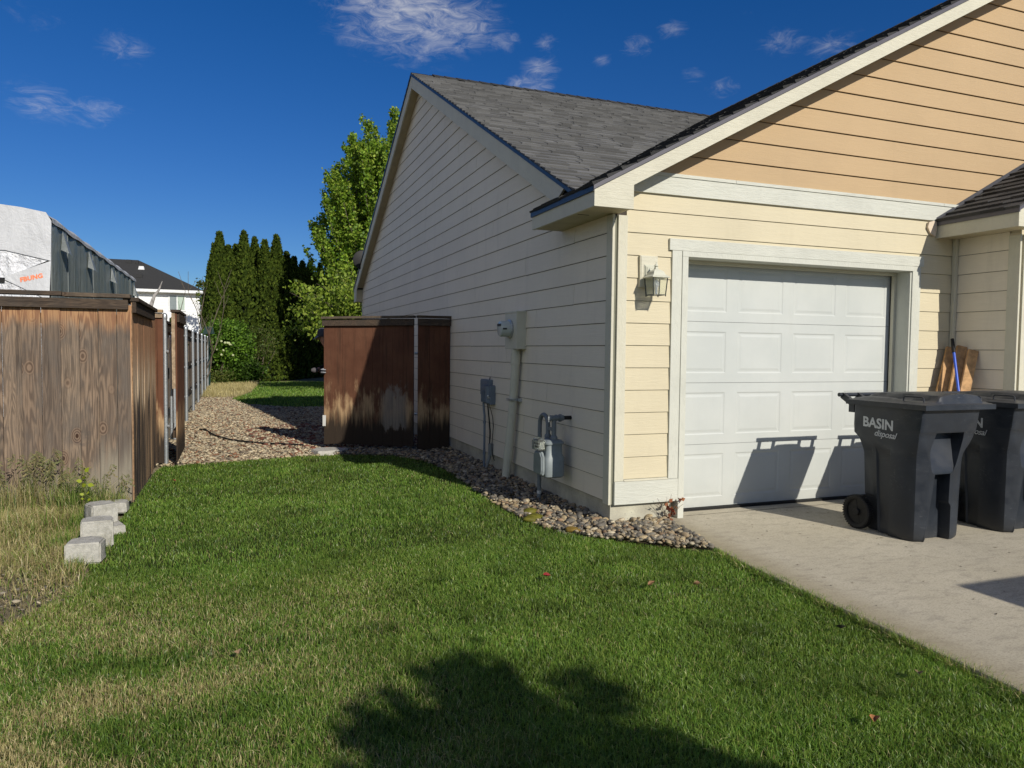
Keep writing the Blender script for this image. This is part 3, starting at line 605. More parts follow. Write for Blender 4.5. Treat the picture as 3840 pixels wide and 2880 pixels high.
b.box(RAKE + .0225, 17.62, 2.513, XW + .1, 17.9, 2.522); b.box(RAKE + .0225, 17.612, 2.514, XW + .1, 17.619, 2.80); b.box(RAKE + .0225, 17.885, 2.525, 14.2, 17.90, 2.72); b.build('soffit', M['soffit'], H)
b = MB(); b.box(2.855, 17.50, .15, 2.8735, 17.61, 2.512); b.build('corner_board', M['trimcv'], H)
# right hand bay
XB, YB = 6.667, 4.650
zb = lambda x: 2.700 + .53 * (x - 6.385)
b = MB()
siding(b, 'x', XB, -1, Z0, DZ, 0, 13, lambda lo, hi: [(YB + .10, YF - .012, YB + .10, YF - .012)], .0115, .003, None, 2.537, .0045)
b.box(XB + .002, YB + .01, .03, XB + .06, YF, 2.52); b.build('bay_side_wall', M['cream_y'], H)
b = MB(); siding(b, 'y', YB, -1, Z0, DZ, 0, 14, lambda lo, hi: [(XB + .07, 12.3, XB + .07, 12.3)], .011, .003, None, 2.6)
b.prism([(XB + .01, YB + .001, .03), (12.3, YB + .001, .03), (12.3, YB + .001, 2.6), (9.49, YB + .001, 4.15), (XB + .01, YB + .001, 2.6)], (0, .1, 0)); b.build('bay_front_wall', M['cream_x'], H)
b = MB(); b.box(XB - .021, YB - .014, .15, XB + .001, YB + .095, 2.50); b.build('corner_board', M['trimcv'], H, bevel=.002)
b = MB(); b.box(XB + .022, YB - .022, .15, XB + .11, YB + .003, 2.50); b.build('corner_board', M['trimcv'], H, bevel=.002)
b = MB(); b.box(XB - .05, YF - .05, .10, XB - .011, YF - .012, 2.56); b.build('inside_corner_trim', M['trimcv'], H, bevel=.004)
b = MB(); b.box(XB + .005, YB + .012, -.1, XB + .2, YF, .16); b.build('foundation', M['found'], H)
XE = 6.390
b = MB(); b.prism([(XE, 4.48, zb(XE) - .037), (9.49, 4.48, zb(9.49) - .037), (9.49, 4.48, zb(9.49) - .16), (6.72, 4.48, zb(6.72) - .16), (6.72, 4.48, 2.532), (XE, 4.48, 2.532)], (0, .024, 0)); b.build('fascia', M['trimc'], H)
b = MB(); b.box(XE, 4.505, 2.532, XE + .022, YF - .002, 2.652); b.build('fascia', M['trimcv'], H)
b = MB(); b.box(XE + .0225, 4.505, 2.538, XB - .001, YF - .001, 2.547); b.build('soffit', M['soffit'], H)
b = MB(); b.box(XE - .014, 4.47, 2.652, XE, YF - .02, 2.692); b.prism([(XE - .012, 4.468, zb(XE - .012) - .002), (9.49, 4.468, zb(9.49) - .002), (9.49, 4.468, zb(9.49) - .04), (XE - .012, 4.468, zb(XE) - .04)], (0, .0115, 0)); b.build('drip_edge', M['drip'], H)
b = MB(); b.prism([(XE - .01, 4.47, zb(XE - .01)), (9.49, 4.47, zb(9.49)), (9.49, YF, zb(9.49)), (XE - .01, YF, zb(XE - .01))], (0, 0, -.036)); b.prism([(12.6, 4.47, zb(XE)), (9.49, 4.47, zb(9.49)), (9.49, YF, zb(9.49)), (12.6, YF, zb(XE))], (0, 0, -.036)); b.build('roof_deck', M['drip'], H)
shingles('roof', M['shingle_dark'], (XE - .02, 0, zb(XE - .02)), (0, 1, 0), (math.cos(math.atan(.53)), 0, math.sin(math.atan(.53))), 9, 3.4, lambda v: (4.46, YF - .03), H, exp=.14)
b = MB(); b.prism([(XE - .02, YF - .045, zb(XE - .02) + .016), (9.4, YF - .045, zb(9.4) + .016), (9.4, YF - .0225, zb(9.4) + .042), (XE - .02, YF - .0225, zb(XE - .02) + .042)], (0, .003, .003)); b.build('step_flashing', plain('flashing_grey', (.055, .055, .06), .5, .5), H)
b = MB(); b.prism([(6.29, YF - .034, 2.575), (6.355, YF - .034, 2.545), (6.375, YF - .034, 2.62), (6.37, YF - .034, 2.69), (6.33, YF - .034, 2.695), (6.27, YF - .034, 2.68), (6.255, YF - .034, 2.63)], (0, .02, 0)); b.build('caulk_patch', plain('old_caulk', (.62, .52, .40), .8), H)
#@@PART2
# ------------------------------------------------------------------ wheeled bins
def bin_plastic():
    t = NT('bin_plastic', .42, .45); p = t.obj(); q = t.pos()
    c = t.mix(t.mr(t.noise(p, 2.4, 5, .6), .3, .7), (.012, .016, .023), (.022, .028, .038))
    sc = t.noise(t.map(p, (5, 5, 16), rot=(.5, .2, .9)), 3.2, 8, .85, 1.6)
    s2 = t.noise(t.map(p, (22, 22, 3)), 2.0, 6, .8, .8); w_ = t.mr(t.noise(p, 3.1, 4, .6), .45, .65)
    c = t.mix(t.math('MULTIPLY', t.math('MULTIPLY', t.mr(sc, .56, .68), w_), .7), c, (.20, .215, .23))
    c = t.mix(t.math('MULTIPLY', t.math('MULTIPLY', t.mr(s2, .62, .72), w_), .35), c, (.12, .13, .14))
    z = t.xyz(q)[2]; up = t.xyz(t.nor())[2]
    c = t.mix(t.math('MULTIPLY', t.math('MULTIPLY', t.mr(up, .3, .9), t.noise(p, 7, 6, .75)), .5), c, (.13, .125, .115))
    c = t.mix(t.math('MULTIPLY', t.mr(z, .15, .0), .2), c, (.08, .075, .065))
    t.col(c); t.set(t.b.inputs['Roughness'], t.mr(t.noise(p, 5, 5, .7), .3, .7, .34, .58)); t.nrm(t.bump(t.noise(p, 130, 3, .7), .12, .002)); return t.m
M['bin'] = bin_plastic(); M['decal'] = plain('decal_print', (.50, .52, .53), .5, .3, 0, .12, 40)
def text_mesh(name, body, size, mat, loc, right, up, parent, off=0, shear=0, sx=1, align='LEFT', off2=.0, ext=.0006):
    cu = bpy.data.curves.new(name, 'FONT'); cu.body = body; cu.size = size; cu.offset = off; cu.shear = shear; cu.extrude = ext; cu.space_character = sx; cu.align_x = align; cu.resolution_u = 3
    o = bpy.data.objects.new(name, cu); COL.objects.link(o); dg = bpy.context.evaluated_depsgraph_get(); me = bpy.data.meshes.new_from_object(o.evaluated_get(dg)); COL.objects.unlink(o); bpy.data.objects.remove(o)
    r_ = Vector(right).normalized(); u = Vector(up).normalized(); n_ = r_.cross(u); off_ = Vector((0, 0, 0)); p = parent
    while p is not None: off_ += p.location; p = p.parent
    mt = Matrix((( r_.x, u.x, n_.x), (r_.y, u.y, n_.y), (r_.z, u.z, n_.z)))
    for v in me.vertices: v.co = mt @ v.co + Vector(loc) - off_
    me.materials.clear(); me.materials.append(mat); ob = bpy.data.objects.new(name, me); COL.objects.link(ob); ob.parent = parent; return ob
def make_bin():
    t = empty('wheeled_bin', (5.02, 4.25, 0), 'black wheeled waste bin with its whole front and both words of print in view', 'bin', 'wheeled waste bins on the driveway')
    L = [ # z, xl, xr, yf, yr, c, rx0, rx1, rd, si, g
     (1.022, 4.712, 5.306, 3.948, 4.602, .014, 4.90, 5.16, 0, 0, 0), (.838, 4.708, 5.292, 3.966, 4.602, .014, 4.89, 5.165, 0, 0, 0), (.822, 4.710, 5.290, 3.972, 4.602, .016, 4.885, 5.168, 0, 0, 0),
     (.818, 4.710, 5.290, 3.975, 4.602, .018, 4.884, 5.169, .10, 0, 0), (.775, 4.712, 5.284, 3.978, 4.600, .03, 4.868, 5.165, .092, 0, 0), (.73, 4.713, 5.272, 3.982, 4.545, .05, 4.85, 5.155, .080, 0, 0), (.69, 4.713, 5.258, 3.986, 4.532, .075, 4.842, 5.148, .064, .006, 0),
     (.655, 4.713, 5.250, 3.989, 4.528, .095, 4.842, 5.14, .05, .020, .006), (.62, 4.714, 5.246, 3.990, 4.526, .105, 4.85, 5.13, .036, .030, .012), (.57, 4.715, 5.244, 3.990, 4.524, .11, 4.86, 5.11, .016, .032, .014), (.53, 4.715, 5.242, 3.991, 4.522, .11, 4.87, 5.09, .002, .032, .014),
     (.509, 4.716, 5.241, 3.992, 4.521, .11, 4.900, 5.065, 0, .032, .014), (.505, 4.716, 5.241, 3.992, 4.521, .11, 4.904, 5.062, .092, .032, .014), (.29, 4.720, 5.236, 3.996, 4.512, .108, 4.872, 5.060, .088, .032, .014), (.262, 4.721, 5.235, 3.996, 4.508, .107, 4.867, 5.082, .088, .032, .014),
     (.05, 4.724, 5.230, 4.000, 4.500, .104, 4.838, 5.086, .084, .03, .012), (.018, 4.726, 5.228, 4.002, 4.498, .104, 4.834, 5.088, .084, .028, .010), (.002, 4.736, 5.218, 4.010, 4.49, .10, 4.834, 5.088, .076, .026, .008)]
    b = MB(); rings = []
    for (z, xl, xr, yf, yr, c, r0, r1, rd, si, g) in L:
        k = .293 * c; yc = yf + .235
        pts = [(xl + c, yf), (min(r0 - .012, xl + c + .03), yf - .001), (r0, yf), (r0 + .010 * (rd > .02), yf + rd), (r1 - .010 * (rd > .02), yf + rd), (r1, yf), (xr - c, yf), (xr - k, yf + k), (xr, yf + c),
               (xr, yc), (xr - si, yc + .02), (xr - si, yr - .16), (xr - si + g, yr - .15), (xr - si + g, yr - .12), (xr - si, yr - .11), (xr - si, yr - .035), (xr - si - .01, yr - .01), (xr - si - .035, yr),
               (xl + si + .035, yr), (xl + si + .01, yr - .01), (xl + si, yr - .035), (xl + si, yr - .11), (xl + si - g, yr - .12), (xl + si - g, yr - .15), (xl + si, yr - .16), (xl + si, yc + .02), (xl, yc), (xl, yf + c), (xl + k, yf + k)]
        if z < .27: # wheel arches cut into the rear corners
            cut = .085; pts[14:23] = [(xr - si, yr - .135), (xr - .05, yr - .125), (xr - .06, yr - .11), (xr - .06, yr), (xl + .06, yr), (xl + .06, yr - .11), (xl + .05, yr - .125), (xl + si, yr - .135), (xl + si, yr - .138)]
        rings.append([(x, y, z) for x, y in pts])
    n = len(rings[0]); vs = [p for r_ in rings for p in r_]; fs = [(i * n + j, i * n + (j + 1) % n, (i + 1) * n + (j + 1) % n, (i + 1) * n + j) for i in range(len(rings) - 1) for j in range(n)]
    fs.append(tuple(range((len(rings) - 1) * n, len(rings) * n))); b.add(vs, fs); body = b.build('body', M['bin'], t, smooth=True)
    bv = body.modifiers.new('bevel', 'BEVEL'); bv.width = .004; bv.segments = 2; bv.limit_method = 'ANGLE'; bv.angle_limit = R(38)
    # lid: rim plus pressed top
    x0, x1, y0, y1 = 4.688, 5.410, 3.908, 4.655
    b = MB(); N = 30
    def hgt(u, v):
        e = min(u, 1 - u, v, 1 - v); ed = min(1, e / .09); ed = ed * ed * (3 - 2 * ed); h = 1.036 + .020 * ed
        dx = abs(u - .54); a = max(0., min(1., (.335 - .10 * v - dx) / .05)); f_ = max(0., min(1., (v - .035) / .02)); g_ = max(0., min(1, (1.02 - v) / .6)); a = a * a * (3 - 2 * a)
        h += .062 * a * f_ * (.55 + .45 * g_) * (1 - .35 * (dx / .3) ** 2)
        for cx in (.11, .90):
            a2 = max(0, 1 - abs(u - cx) / .09) * max(0., min(1, (v - .36) / .12)) * max(0., min(1, (.92 - v) / .15)); h += .018 * a2
        return h
    us = sorted(set([i / N for i in range(N + 1)] + [.55])); vsn = sorted(set([i / N for i in range(N + 1)] + [.045, .055]))
    nu, nv = len(us), len(vsn)
    V = [(x0 + (x1 - x0) * u, y0 + (y1 - y0) * v, hgt(u, v)) for v in vsn for u in us]
    b.add(V, [(j * nu + i, j * nu + i + 1, (j + 1) * nu + i + 1, (j + 1) * nu + i) for j in range(nv - 1) for i in range(nu - 1)])
    b.box(x0, y0, .998, x1, y1, 1.0358); lid = b.build('lid', M['bin'], t, smooth=True)
    for s, xx in ((-1, 4.752), (1, 5.345)):
        h = MB(); h.tube([(xx, 4.16, 1.045), (xx, 4.155, 1.082), (xx, 4.14, 1.09), (xx, 4.00, 1.09), (xx, 3.985, 1.082), (xx, 3.98, 1.045)], .0055, 8); h.build('handle', M['bin'], lid, smooth=True)
    b = MB(); b.tube([(4.70, 4.742, 1.066), (5.40, 4.742, 1.066)], .017, 14)
    for xx in (4.74, 4.90, 5.20, 5.36): b.obox((xx, 4.60, .985), (xx, 4.742, 1.062), .028, .05)
    b.box(4.72, 4.60, .93, 5.30, 4.655, .995); b.build('grab_bar', M['bin'], t, smooth=True)
    for xx, sg in ((4.705, -1), (5.25, 1)):
        cx = xx; w = MB(); r_ = .136; cy, cz = 4.515, .136
        prof = [(r_ - .03, -.022 * sg), (r_ - .012, -.026 * sg), (r_ - .004, -.018 * sg), (r_ - .004, .018 * sg), (r_ - .012, .026 * sg), (r_ - .03, .022 * sg), (r_ - .034, 0), (r_ - .03, -.022 * sg)]
        nn = 40; vs = []
        for (q, hx) in prof:
            for j in range(nn):
                a = 2 * math.pi * j / nn; vs.append((cx + hx, cy + q * math.cos(a), cz + q * math.sin(a)))
        w.add(vs, [(i * nn + j, i * nn + (j + 1) % nn, (i + 1) * nn + (j + 1) % nn, (i + 1) * nn + j) for i in range(len(prof) - 1) for j in range(nn)])
        for j in range(nn):
            a = 2 * math.pi * (j + .5) / nn; c_, s_ = math.cos(a), math.sin(a); q0, q1 = r_ - .008, r_ + .001; tx, tz = -s_ * .0045, c_ * .0045
            w.prism([(cx - .023, cy + q0 * c_ - tx, cz + q0 * s_ - tz), (cx - .023, cy + q1 * c_ - tx, cz + q1 * s_ - tz), (cx - .023, cy + q1 * c_ + tx, cz + q1 * s_ + tz), (cx - .023, cy + q0 * c_ + tx, cz + q0 * s_ + tz)], (.046, 0, 0))
        wh = w.build('wheel', M['rubber'], t)
        rm = MB(); rm.lathe([(.026, -.024), (.03, -.02), (.03, .02), (.026, .024)], (cx, cy, cz), 16, 'x')
        for j in range(6):
            a = math.pi / 3 * j + .3; c_, s_ = math.cos(a), math.sin(a); rm.obox((cx, cy + .026 * c_, cz + .026 * s_), (cx, cy + .106 * c_, cz + .106 * s_), .018, .012, up=(1, 0, 0))
        rm.lathe([(.108, -.004), (.108, .004)], (cx, cy, cz), 28, 'x'); rm.tube([(cx - .012 * sg * -1, cy + .104 * math.cos(2 * math.pi * j / 28), cz + .104 * math.sin(2 * math.pi * j / 28)) for j in range(29)], .006, 6, False); rm.build('rim', M['rubber'], wh)
    b = MB(); b.tube([(4.74, 4.515, .136), (5.22, 4.515, .136)], .011, 8); b.build('axle', M['galv'], t)
    def txt(s, y, z, size, off, sh, sx): text_mesh('lettering', s, size, M['decal'], (4.7075, y, z), (0, -1, -.045), (0, 0, 1), t, off, sh, sx)
    txt('BASIN', 4.494, .834, .108, .0030, 0, 1.0); txt('disposal', 4.382, .768, .068, .0006, .40, .94)
    return t
bin1 = make_bin()
bin2 = copy_tree(bin1); bin2.location.x += .955; bin2.location.y -= .015; bin2.rotation_euler.z = R(-1.0)
bin2['label'] = 'black wheeled waste bin cut off by the right edge, its print half hidden'

# ------------------------------------------------------------------ wall lantern
LN = empty('wall_lantern', (3.175, YF, 2.05), 'small square carriage lantern with clear panes on a cream block between house corner and garage', 'wall lamp')
M['lamp_paint'] = trim_mat('lantern_paint', (.55, .55, .45)); M['lamp_dark'] = plain('lantern_dark_metal', (.05, .055, .05), .5)
b = MB(); b.box(3.098, YF - .036, 1.930, 3.262, YF + .001, 2.188); b.box(3.106, YF - .040, 1.938, 3.254, YF - .036, 2.180); b.build('mounting_block', M['trimc'], LN, bevel=.002)
b = MB(); cx, cy = 3.188, 5.165
for d_, i in ((.0, .0), (.008, .008), (.014, .018)): b.box(3.132 + i, YF - .0405 - .006 - d_, 1.985 + i, 3.236 - i, YF - .0405 - d_, 2.112 - i)
b.obox((cx, YF - .06, 2.05), (cx, cy + .03, 2.035), .022, .03); b.build('backplate', M['lamp_paint'], LN)
def sq(h, z): return [(cx - h, cy - h, z), (cx + h, cy - h, z), (cx + h, cy + h, z), (cx - h, cy + h, z)]
b = MB(); prof = [(.079, 1.998), (.079, 2.006), (.070, 2.012), (.060, 2.018), (.052, 2.030), (.046, 2.046), (.036, 2.056), (.024, 2.064), (.013, 2.070), (.011, 2.086)]
vs = [p for h, z in prof for p in sq(h, z)]
b.add(vs, [(i * 4 + j, i * 4 + (j + 1) % 4, (i + 1) * 4 + (j + 1) % 4, (i + 1) * 4 + j) for i in range(len(prof) - 1) for j in range(4)] + [(0, 1, 2, 3), tuple(range(len(vs) - 4, len(vs)))])
b.lathe([(.006, 2.086), (.017, 2.092), (.017, 2.097), (.010, 2.106), (.004, 2.116), (.0015, 2.126)], (cx, cy, 0), 14); b.build('lamp_cap', M['lamp_paint'], LN)
b = MB(); T = sq(.066, 1.997); Bt = sq(.056, 1.862)
for i in range(4): b.obox(T[i], Bt[i], .0075, .0075)
for i in range(4): b.obox(Bt[i], Bt[(i + 1) % 4], .009, .006); b.lathe([(.004, -.012), (.005, -.004), (.004, 0)], Bt[i], 8)
b.build('lamp_frame', M['lamp_dark'], LN)
b = MB()
for i in range(4):
    a_, c_ = T[i], T[(i + 1) % 4]; d_, e_ = Bt[(i + 1) % 4], Bt[i]; b.quad(a_, c_, d_, e_)
b.build('pane', M['glass'], LN)
b = MB(); b.lathe([(.002, 1.985), (.014, 1.980), (.023, 1.962), (.024, 1.948), (.016, 1.928), (.012, 1.915), (.012, 1.865)], (cx, cy, 0), 16); b.build('bulb', plain('frosted_bulb', (.8, .8, .82), .25, .5), LN, smooth=True)

# ------------------------------------------------------------------ electric meter with its conduit
M['util'] = trim_mat('utility_paint', (.60, .58, .47), True); M['grey_plastic'] = plain('grey_plastic', (.155, .19, .225), .5, .4)
M['clear'] = plain('meter_cover', (.50, .54, .50), .12, .6, 0, .05)
E_ = empty('electric_meter', (2.80, 7.34, 1.6), 'cream electric meter box with round glass meter on the shaded siding', 'electric meter')
b = MB(); b.box(2.764, 7.165, 1.418, 2.868, 7.520, 1.810); b.box(2.758, 7.160, 1.800, 2.868, 7.525, 1.816); b.box(2.7615, 7.17, 1.425, 2.764, 7.515, 1.795); b.build('meter_box', M['util'], E_, bevel=.002)
b = MB(); b.lathe([(.098, 2.762), (.100, 2.754), (.100, 2.742), (.092, 2.738)], (0, 7.352, 1.632), 28, 'x'); b.build('meter_ring', M['galv'], E_, smooth=True)
b = MB(); b.lathe([(.086, 2.738), (.085, 2.655), (.078, 2.640), (.055, 2.634), (.001, 2.632)], (0, 7.352, 1.632), 28, 'x'); b.build('meter_cover', M['clear'], E_, smooth=True)
b = MB()
b.box(2.629, 7.30, 1.658, 2.6335, 7.40, 1.685); b.box(2.645, 7.2635, 1.622, 2.690, 7.2665, 1.640); b.build('meter_display', M['lamp_dark'], E_)
b = MB(); b.tube([(2.806, 7.30, 1.418), (2.806, 7.31, 1.2), (2.80, 7.36, .8), (2.785, 7.44, .28), (2.775, 7.50, -.05)], .046, 18)
b.tube([(2.806, 7.303, 1.37), (2.805, 7.31, 1.25)], .0525, 18); b.tube([(2.789, 7.425, .36), (2.783, 7.45, .22)], .0525, 18); b.build('conduit', M['util'], E_, smooth=True)
b = MB(); b.box(2.745, 7.29, .868, 2.87, 7.425, .874); b.box(2.745, 7.29, .882, 2.87, 7.425, .888); b.box(2.83, 7.26, .862, 2.868, 7.288, .894); b.build('strap', M['galv'], E_)
# ------------------------------------------------------------------ telephone boxes
T_ = empty('cable_box', (2.80, 8.25, .88), 'blue grey plastic cable box with louvred cover left of the thick conduit', 'utility box')
b = MB(); b.box(2.80, 8.10, .768, 2.868, 8.385, .985); b.prism([(2.800, 8.12, .775), (2.765, 8.15, .79), (2.765, 8.34, .79), (2.80, 8.378, .775)], (0, 0, .20)); b.box(2.795, 8.13, .985, 2.868, 8.36, .993); b.build('box_body', M['grey_plastic'], T_, bevel=.004)
b = MB()
for i in range(7): b.box(2.7615, 8.185 + i * .02, .80, 2.7648, 8.193 + i * .02, .93)
b.box(2.76, 8.18, .945, 2.7648, 8.33, .965); b.build('louvre', M['grey_plastic'], T_)
b = MB(); b.lathe([(.012, 0), (.014, .01), (.012, .018)], (2.78, 8.115, .86), 10); b.box(2.775, 8.10, .84, 2.80, 8.13, .858); b.build('lock', M['galv'], T_)
b = MB(); b.tube([(2.80, 8.345, .772), (2.802, 8.335, .69), (2.80, 8.30, .62), (2.80, 8.30, .4), (2.80, 8.305, -.05)], .0135, 10); b.tube([(2.80, 8.30, .56), (2.80, 8.30, .53)], .018, 10); b.tube([(2.80, 8.302, .19), (2.80, 8.302, .16)], .018, 10); b.build('conduit', M['grey_plastic'], T_, smooth=True)
for pts in ([(2.80, 8.20, .77), (2.82, 8.205, .6), (2.83, 8.195, .45), (2.83, 8.20, .30)], [(2.80, 8.185, .77), (2.825, 8.19, .58), (2.838, 8.18, .42), (2.83, 8.19, .30)], [(2.80, 8.13, .77), (2.84, 8.12, .62), (2.84, 8.09, .52), (2.84, 8.14, .3), (2.85, 8.15, .17), (2.86, 8.10, .11)]):
    b = MB(); b.tube(pts, .0045, 6); b.build('cable', M['rubber'], T_, smooth=True)
b = MB(); b.box(2.82, 8.16, .16, 2.866, 8.22, .30); b.tube([(2.835, 8.19, .16), (2.81, 8.22, .05), (2.80, 8.24, -.05)], .018, 10); b.build('junction_box', plain('old_grey_conduit', (.26, .28, .27), .6), T_, smooth=True)
T2 = empty('small_utility_box', (2.84, 8.3, .95), 'smaller blue grey box fixed behind and above the louvred cable box', 'utility box')
b = MB(); b.box(2.815, 8.20, .86, 2.868, 8.50, 1.055); b.box(2.805, 8.22, .87, 2.815, 8.49, 1.045); b.build('box_body', M['grey_plastic'], T2, bevel=.006)
b = MB(); b.tube([(2.84, 8.24, 1.055), (2.845, 8.24, 1.085)], .006, 8); b.build('stud', M['rubber'], T2)
# ------------------------------------------------------------------ gas meter
M['gas'] = plain('gas_meter_paint', (.21, .24, .245), .45, .4, 0, .1, 9); M['gas_pipe'] = plain('gas_pipe_paint', (.16, .18, .19), .5, .4)
G_ = empty('gas_meter', (2.69, 6.09, .2), 'grey gas meter with looped pipe standing off the shaded wall near the corner', 'gas meter')
def rrect(x0, y0, x1, y1, r, z, n=5):
    o = []
    for (cx_, cy_, a0) in ((x1 - r, y0 + r, -90), (x1 - r, y1 - r, 0), (x0 + r, y1 - r, 90), (x0 + r, y0 + r, 180)):
        for i in range(n + 1):
            a = R(a0 + 90 * i / n); o.append((cx_ + r * math.cos(a), cy_ + r * math.sin(a), z))
    return o
def loft(b, rs):
    n = len(rs[0]); vs = [p for r_ in rs for p in r_]; b.add(vs, [(i * n + j, i * n + (j + 1) % n, (i + 1) * n + (j + 1) % n, (i + 1) * n + j) for i in range(len(rs) - 1) for j in range(n)] + [tuple(range(n)), tuple(range((len(rs) - 1) * n, len(rs) * n))])
b = MB()
loft(b, [rrect(2.615, 6.00, 2.775, 6.185, .035, z) for z in (.265,)] + [rrect(2.600, 5.985, 2.790, 6.20, .04, .275), rrect(2.597, 5.982, 2.793, 6.203, .04, .30), rrect(2.597, 5.982, 2.793, 6.203, .04, .445), rrect(2.612, 5.997, 2.778, 6.190, .04, .475), rrect(2.614, 6.0, 2.775, 6.186, .035, .565)])
b.build('meter_body', M['gas'], G_, smooth=True)
b = MB(); loft(b, [rrect(2.600, 5.988, 2.790, 6.20, .04, .566), rrect(2.600, 5.988, 2.790, 6.20, .04, .580), rrect(2.63, 6.01, 2.77, 6.18, .035, .602), rrect(2.65, 6.03, 2.75, 6.16, .03, .606)]); b.build('top_cover', M['gas'], G_, smooth=True)
b = MB()
pr = [(2.590, 6.00, .29), (2.590, 6.185, .29), (2.590, 6.19, .33), (2.590, 6.185, .47), (2.590, 6.16, .50), (2.590, 6.03, .50), (2.590, 5.997, .46), (2.590, 5.992, .33)]
b.prism(pr, (-.022, 0, 0)); b.prism([(2.5975, y + (.008 if y < 6.09 else -.008), z + (.008 if z < .4 else -.008)) for x, y, z in pr], (-.04, 0, 0)); b.build('front_plate', M['gas'], G_, bevel=.006)
b = MB(); b.box(2.528, 6.01, .515, 2.60, 6.15, .600); b.prism([(2.528, 6.01, .60), (2.60, 6.01, .60), (2.60, 6.03, .622), (2.545, 6.03, .618)], (0, .12, 0)); b.build('index_cover', M['glass'], G_, bevel=.004)
b = MB(); b.box(2.556, 6.025, .525, 2.597, 6.135, .59); b.build('index', plain('index_plate', (.62, .62, .56), .5), G_)
b = MB()
for i in range(4): b.lathe([(.010, 2.5535), (.010, 2.5555)], (0, 6.04 + .027 * i, .57), 10, 'x')
b.box(2.5535, 6.04, .535, 2.5555, 6.12, .552); b.build('dial', M['lamp_dark'], G_)
b = MB(); up = [(2.70, 6.372, -.05), (2.70, 6.372, .70)] + [(2.70, 6.276 + .096 * math.cos(a), .715 + .096 * math.sin(a)) for a in [math.pi * i / 10 for i in range(11)]] + [(2.70, 6.18, .60)]
b.tube(up, .020, 12); b.build('inlet_pipe', M['gas_pipe'], G_, smooth=True)
b = MB(); b.tube([(2.70, 6.045, .60), (2.70, 6.045, .80)], .021, 12); b.tube([(2.66, 6.045, .80), (2.79, 6.045, .80)], .025, 12); b.tube([(2.748, 6.045, .80), (2.772, 6.045, .80)], .034, 8); b.tube([(2.71, 6.045, .80), (2.725, 6.045, .80)], .030, 8); b.build('outlet_pipe', M['gas_pipe'], G_, smooth=True)
b = MB(); b.tube([(2.79, 6.045, .80), (2.868, 6.045, .80)], .018, 12); b.build('wall_pipe', M['rubber'], G_, smooth=True)
b = MB(); b.lathe([(.033, .602), (.034, .625), (.026, .64)], (2.70, 6.18, 0), 8); b.build('union', M['gas_pipe'], G_); b = MB(); b.lathe([(.033, .602), (.034, .625), (.026, .64)], (2.70, 6.045, 0), 8); b.build('union', M['gas_pipe'], G_); b = MB(); b.box(2.692, 6.06, .68, 2.708, 6.17, .71); b.build('bracket', M['gas_pipe'], G_)
b = MB(); b.box(2.640, 6.035, .785, 2.66, 6.055, .815); b.box(2.643, 6.04, .765, 2.652, 6.05, .785); b.build('lock_tag', M['galv'], G_)
b = MB(); b.tube([(2.70, 6.372, .055), (2.70, 6.372, .085)], .0215, 12); b.build('pipe_label', plain('white_tape', (.5, .5, .48), .7), G_)

# ------------------------------------------------------------------ fences and gates
def boards(b, x0, x1, y, z0, z1, w, gap=.006, th=.018, axis='x', jit=.004, zj=.01):
    """row of vertical boards; axis x: along x at plane y; axis y: along y at plane x=y"""
    u = x0
    while u < x1 - .01:
        e = min(u + w * random.uniform(.97, 1.0), x1); g_ = gap * random.uniform(.3, 1.6); o = random.uniform(-jit, jit); zz = z0 + random.uniform(0, zj); tp = z1 + random.uniform(-.004, .004); c = random.random()
        ln_ = random.uniform(-.004, .004)
        v = []
        for z, s in ((zz, 0), (tp, ln_)):
            for (a, t_) in ((u + s, 0), (e - g_ + s, 0), (e - g_ + s, th), (u + s, th)): v.append((a, y + o + t_, z) if axis == 'x' else (y + o - t_, a, z))
        b.add(v, [(0, 1, 2, 3), (4, 7, 6, 5), (0, 4, 5, 1), (1, 5, 6, 2), (2, 6, 7, 3), (3, 7, 4, 0)], c); u = e
yF = 7.472
FF = empty('front_fence', (-1.6, yF, 0), 'weathered brown cedar board fence with orange board tops behind the concrete blocks', 'fence')
b = MB(); xs = [-.872, -.980, -1.126, -1.273, -1.419, -1.565, -1.712, -1.860]; xx = -1.860
while xx > -5.2: xx -= .148; xs.append(xx)
for i in range(len(xs) - 1):
    gw = .0024 if i == 6 else .0017; a, c_ = xs[i + 1] + gw, xs[i] - gw; o = random.uniform(-.008, .008); th = .018; z0 = random.uniform(-.02, .01)
    lean = random.uniform(-.003, .003); P = [(a, yF + o, z0), (c_, yF + o, z0), (c_ + lean, yF + o, 1.775), (a + lean, yF + o, 1.775)]; b.prism(P, (0, th, 0), random.random())
b.build('boards', M['wood'], FF)
b = MB(); b.box(-5.2, yF - .042, 1.735, -.882, yF - .005, 1.822, .3); b.build('top_rail', M['wood_rail'], FF, bevel=.003)
b = MB()
sl = .009
def capb(x0, x1, c, z): b.prism([(x0, yF - .065, z + .0), (x1, yF - .065, z), (x1, yF - .065, z + .036), (x0, yF - .065, z + .036)], (0, .13, 0), c)
capb(-5.2, -1.395, .2, 1.842); capb(-1.390, -.862, .75, 1.836); b.build('cap_rail', M['wood_rail'], FF, bevel=.004)
b = MB(); b.box(-5.2, yF + .026, .3, -.9, yF + .064, .39, .4); b.box(-5.2, yF + .026, 1.60, -.9, yF + .064, 1.69, .4); b.build('back_rail', M['wood_rail'], FF)
SF = empty('side_fence', (-.87, 8.4, 0), 'short fence return running back from the corner, boards bleached and streaked black at the foot', 'fence')
b = MB(); boards(b, 7.478, 9.30, -.862, -.02, 1.775, .145, .003, .018, 'y', .002); b.build('boards', M['wood_side'], SF)
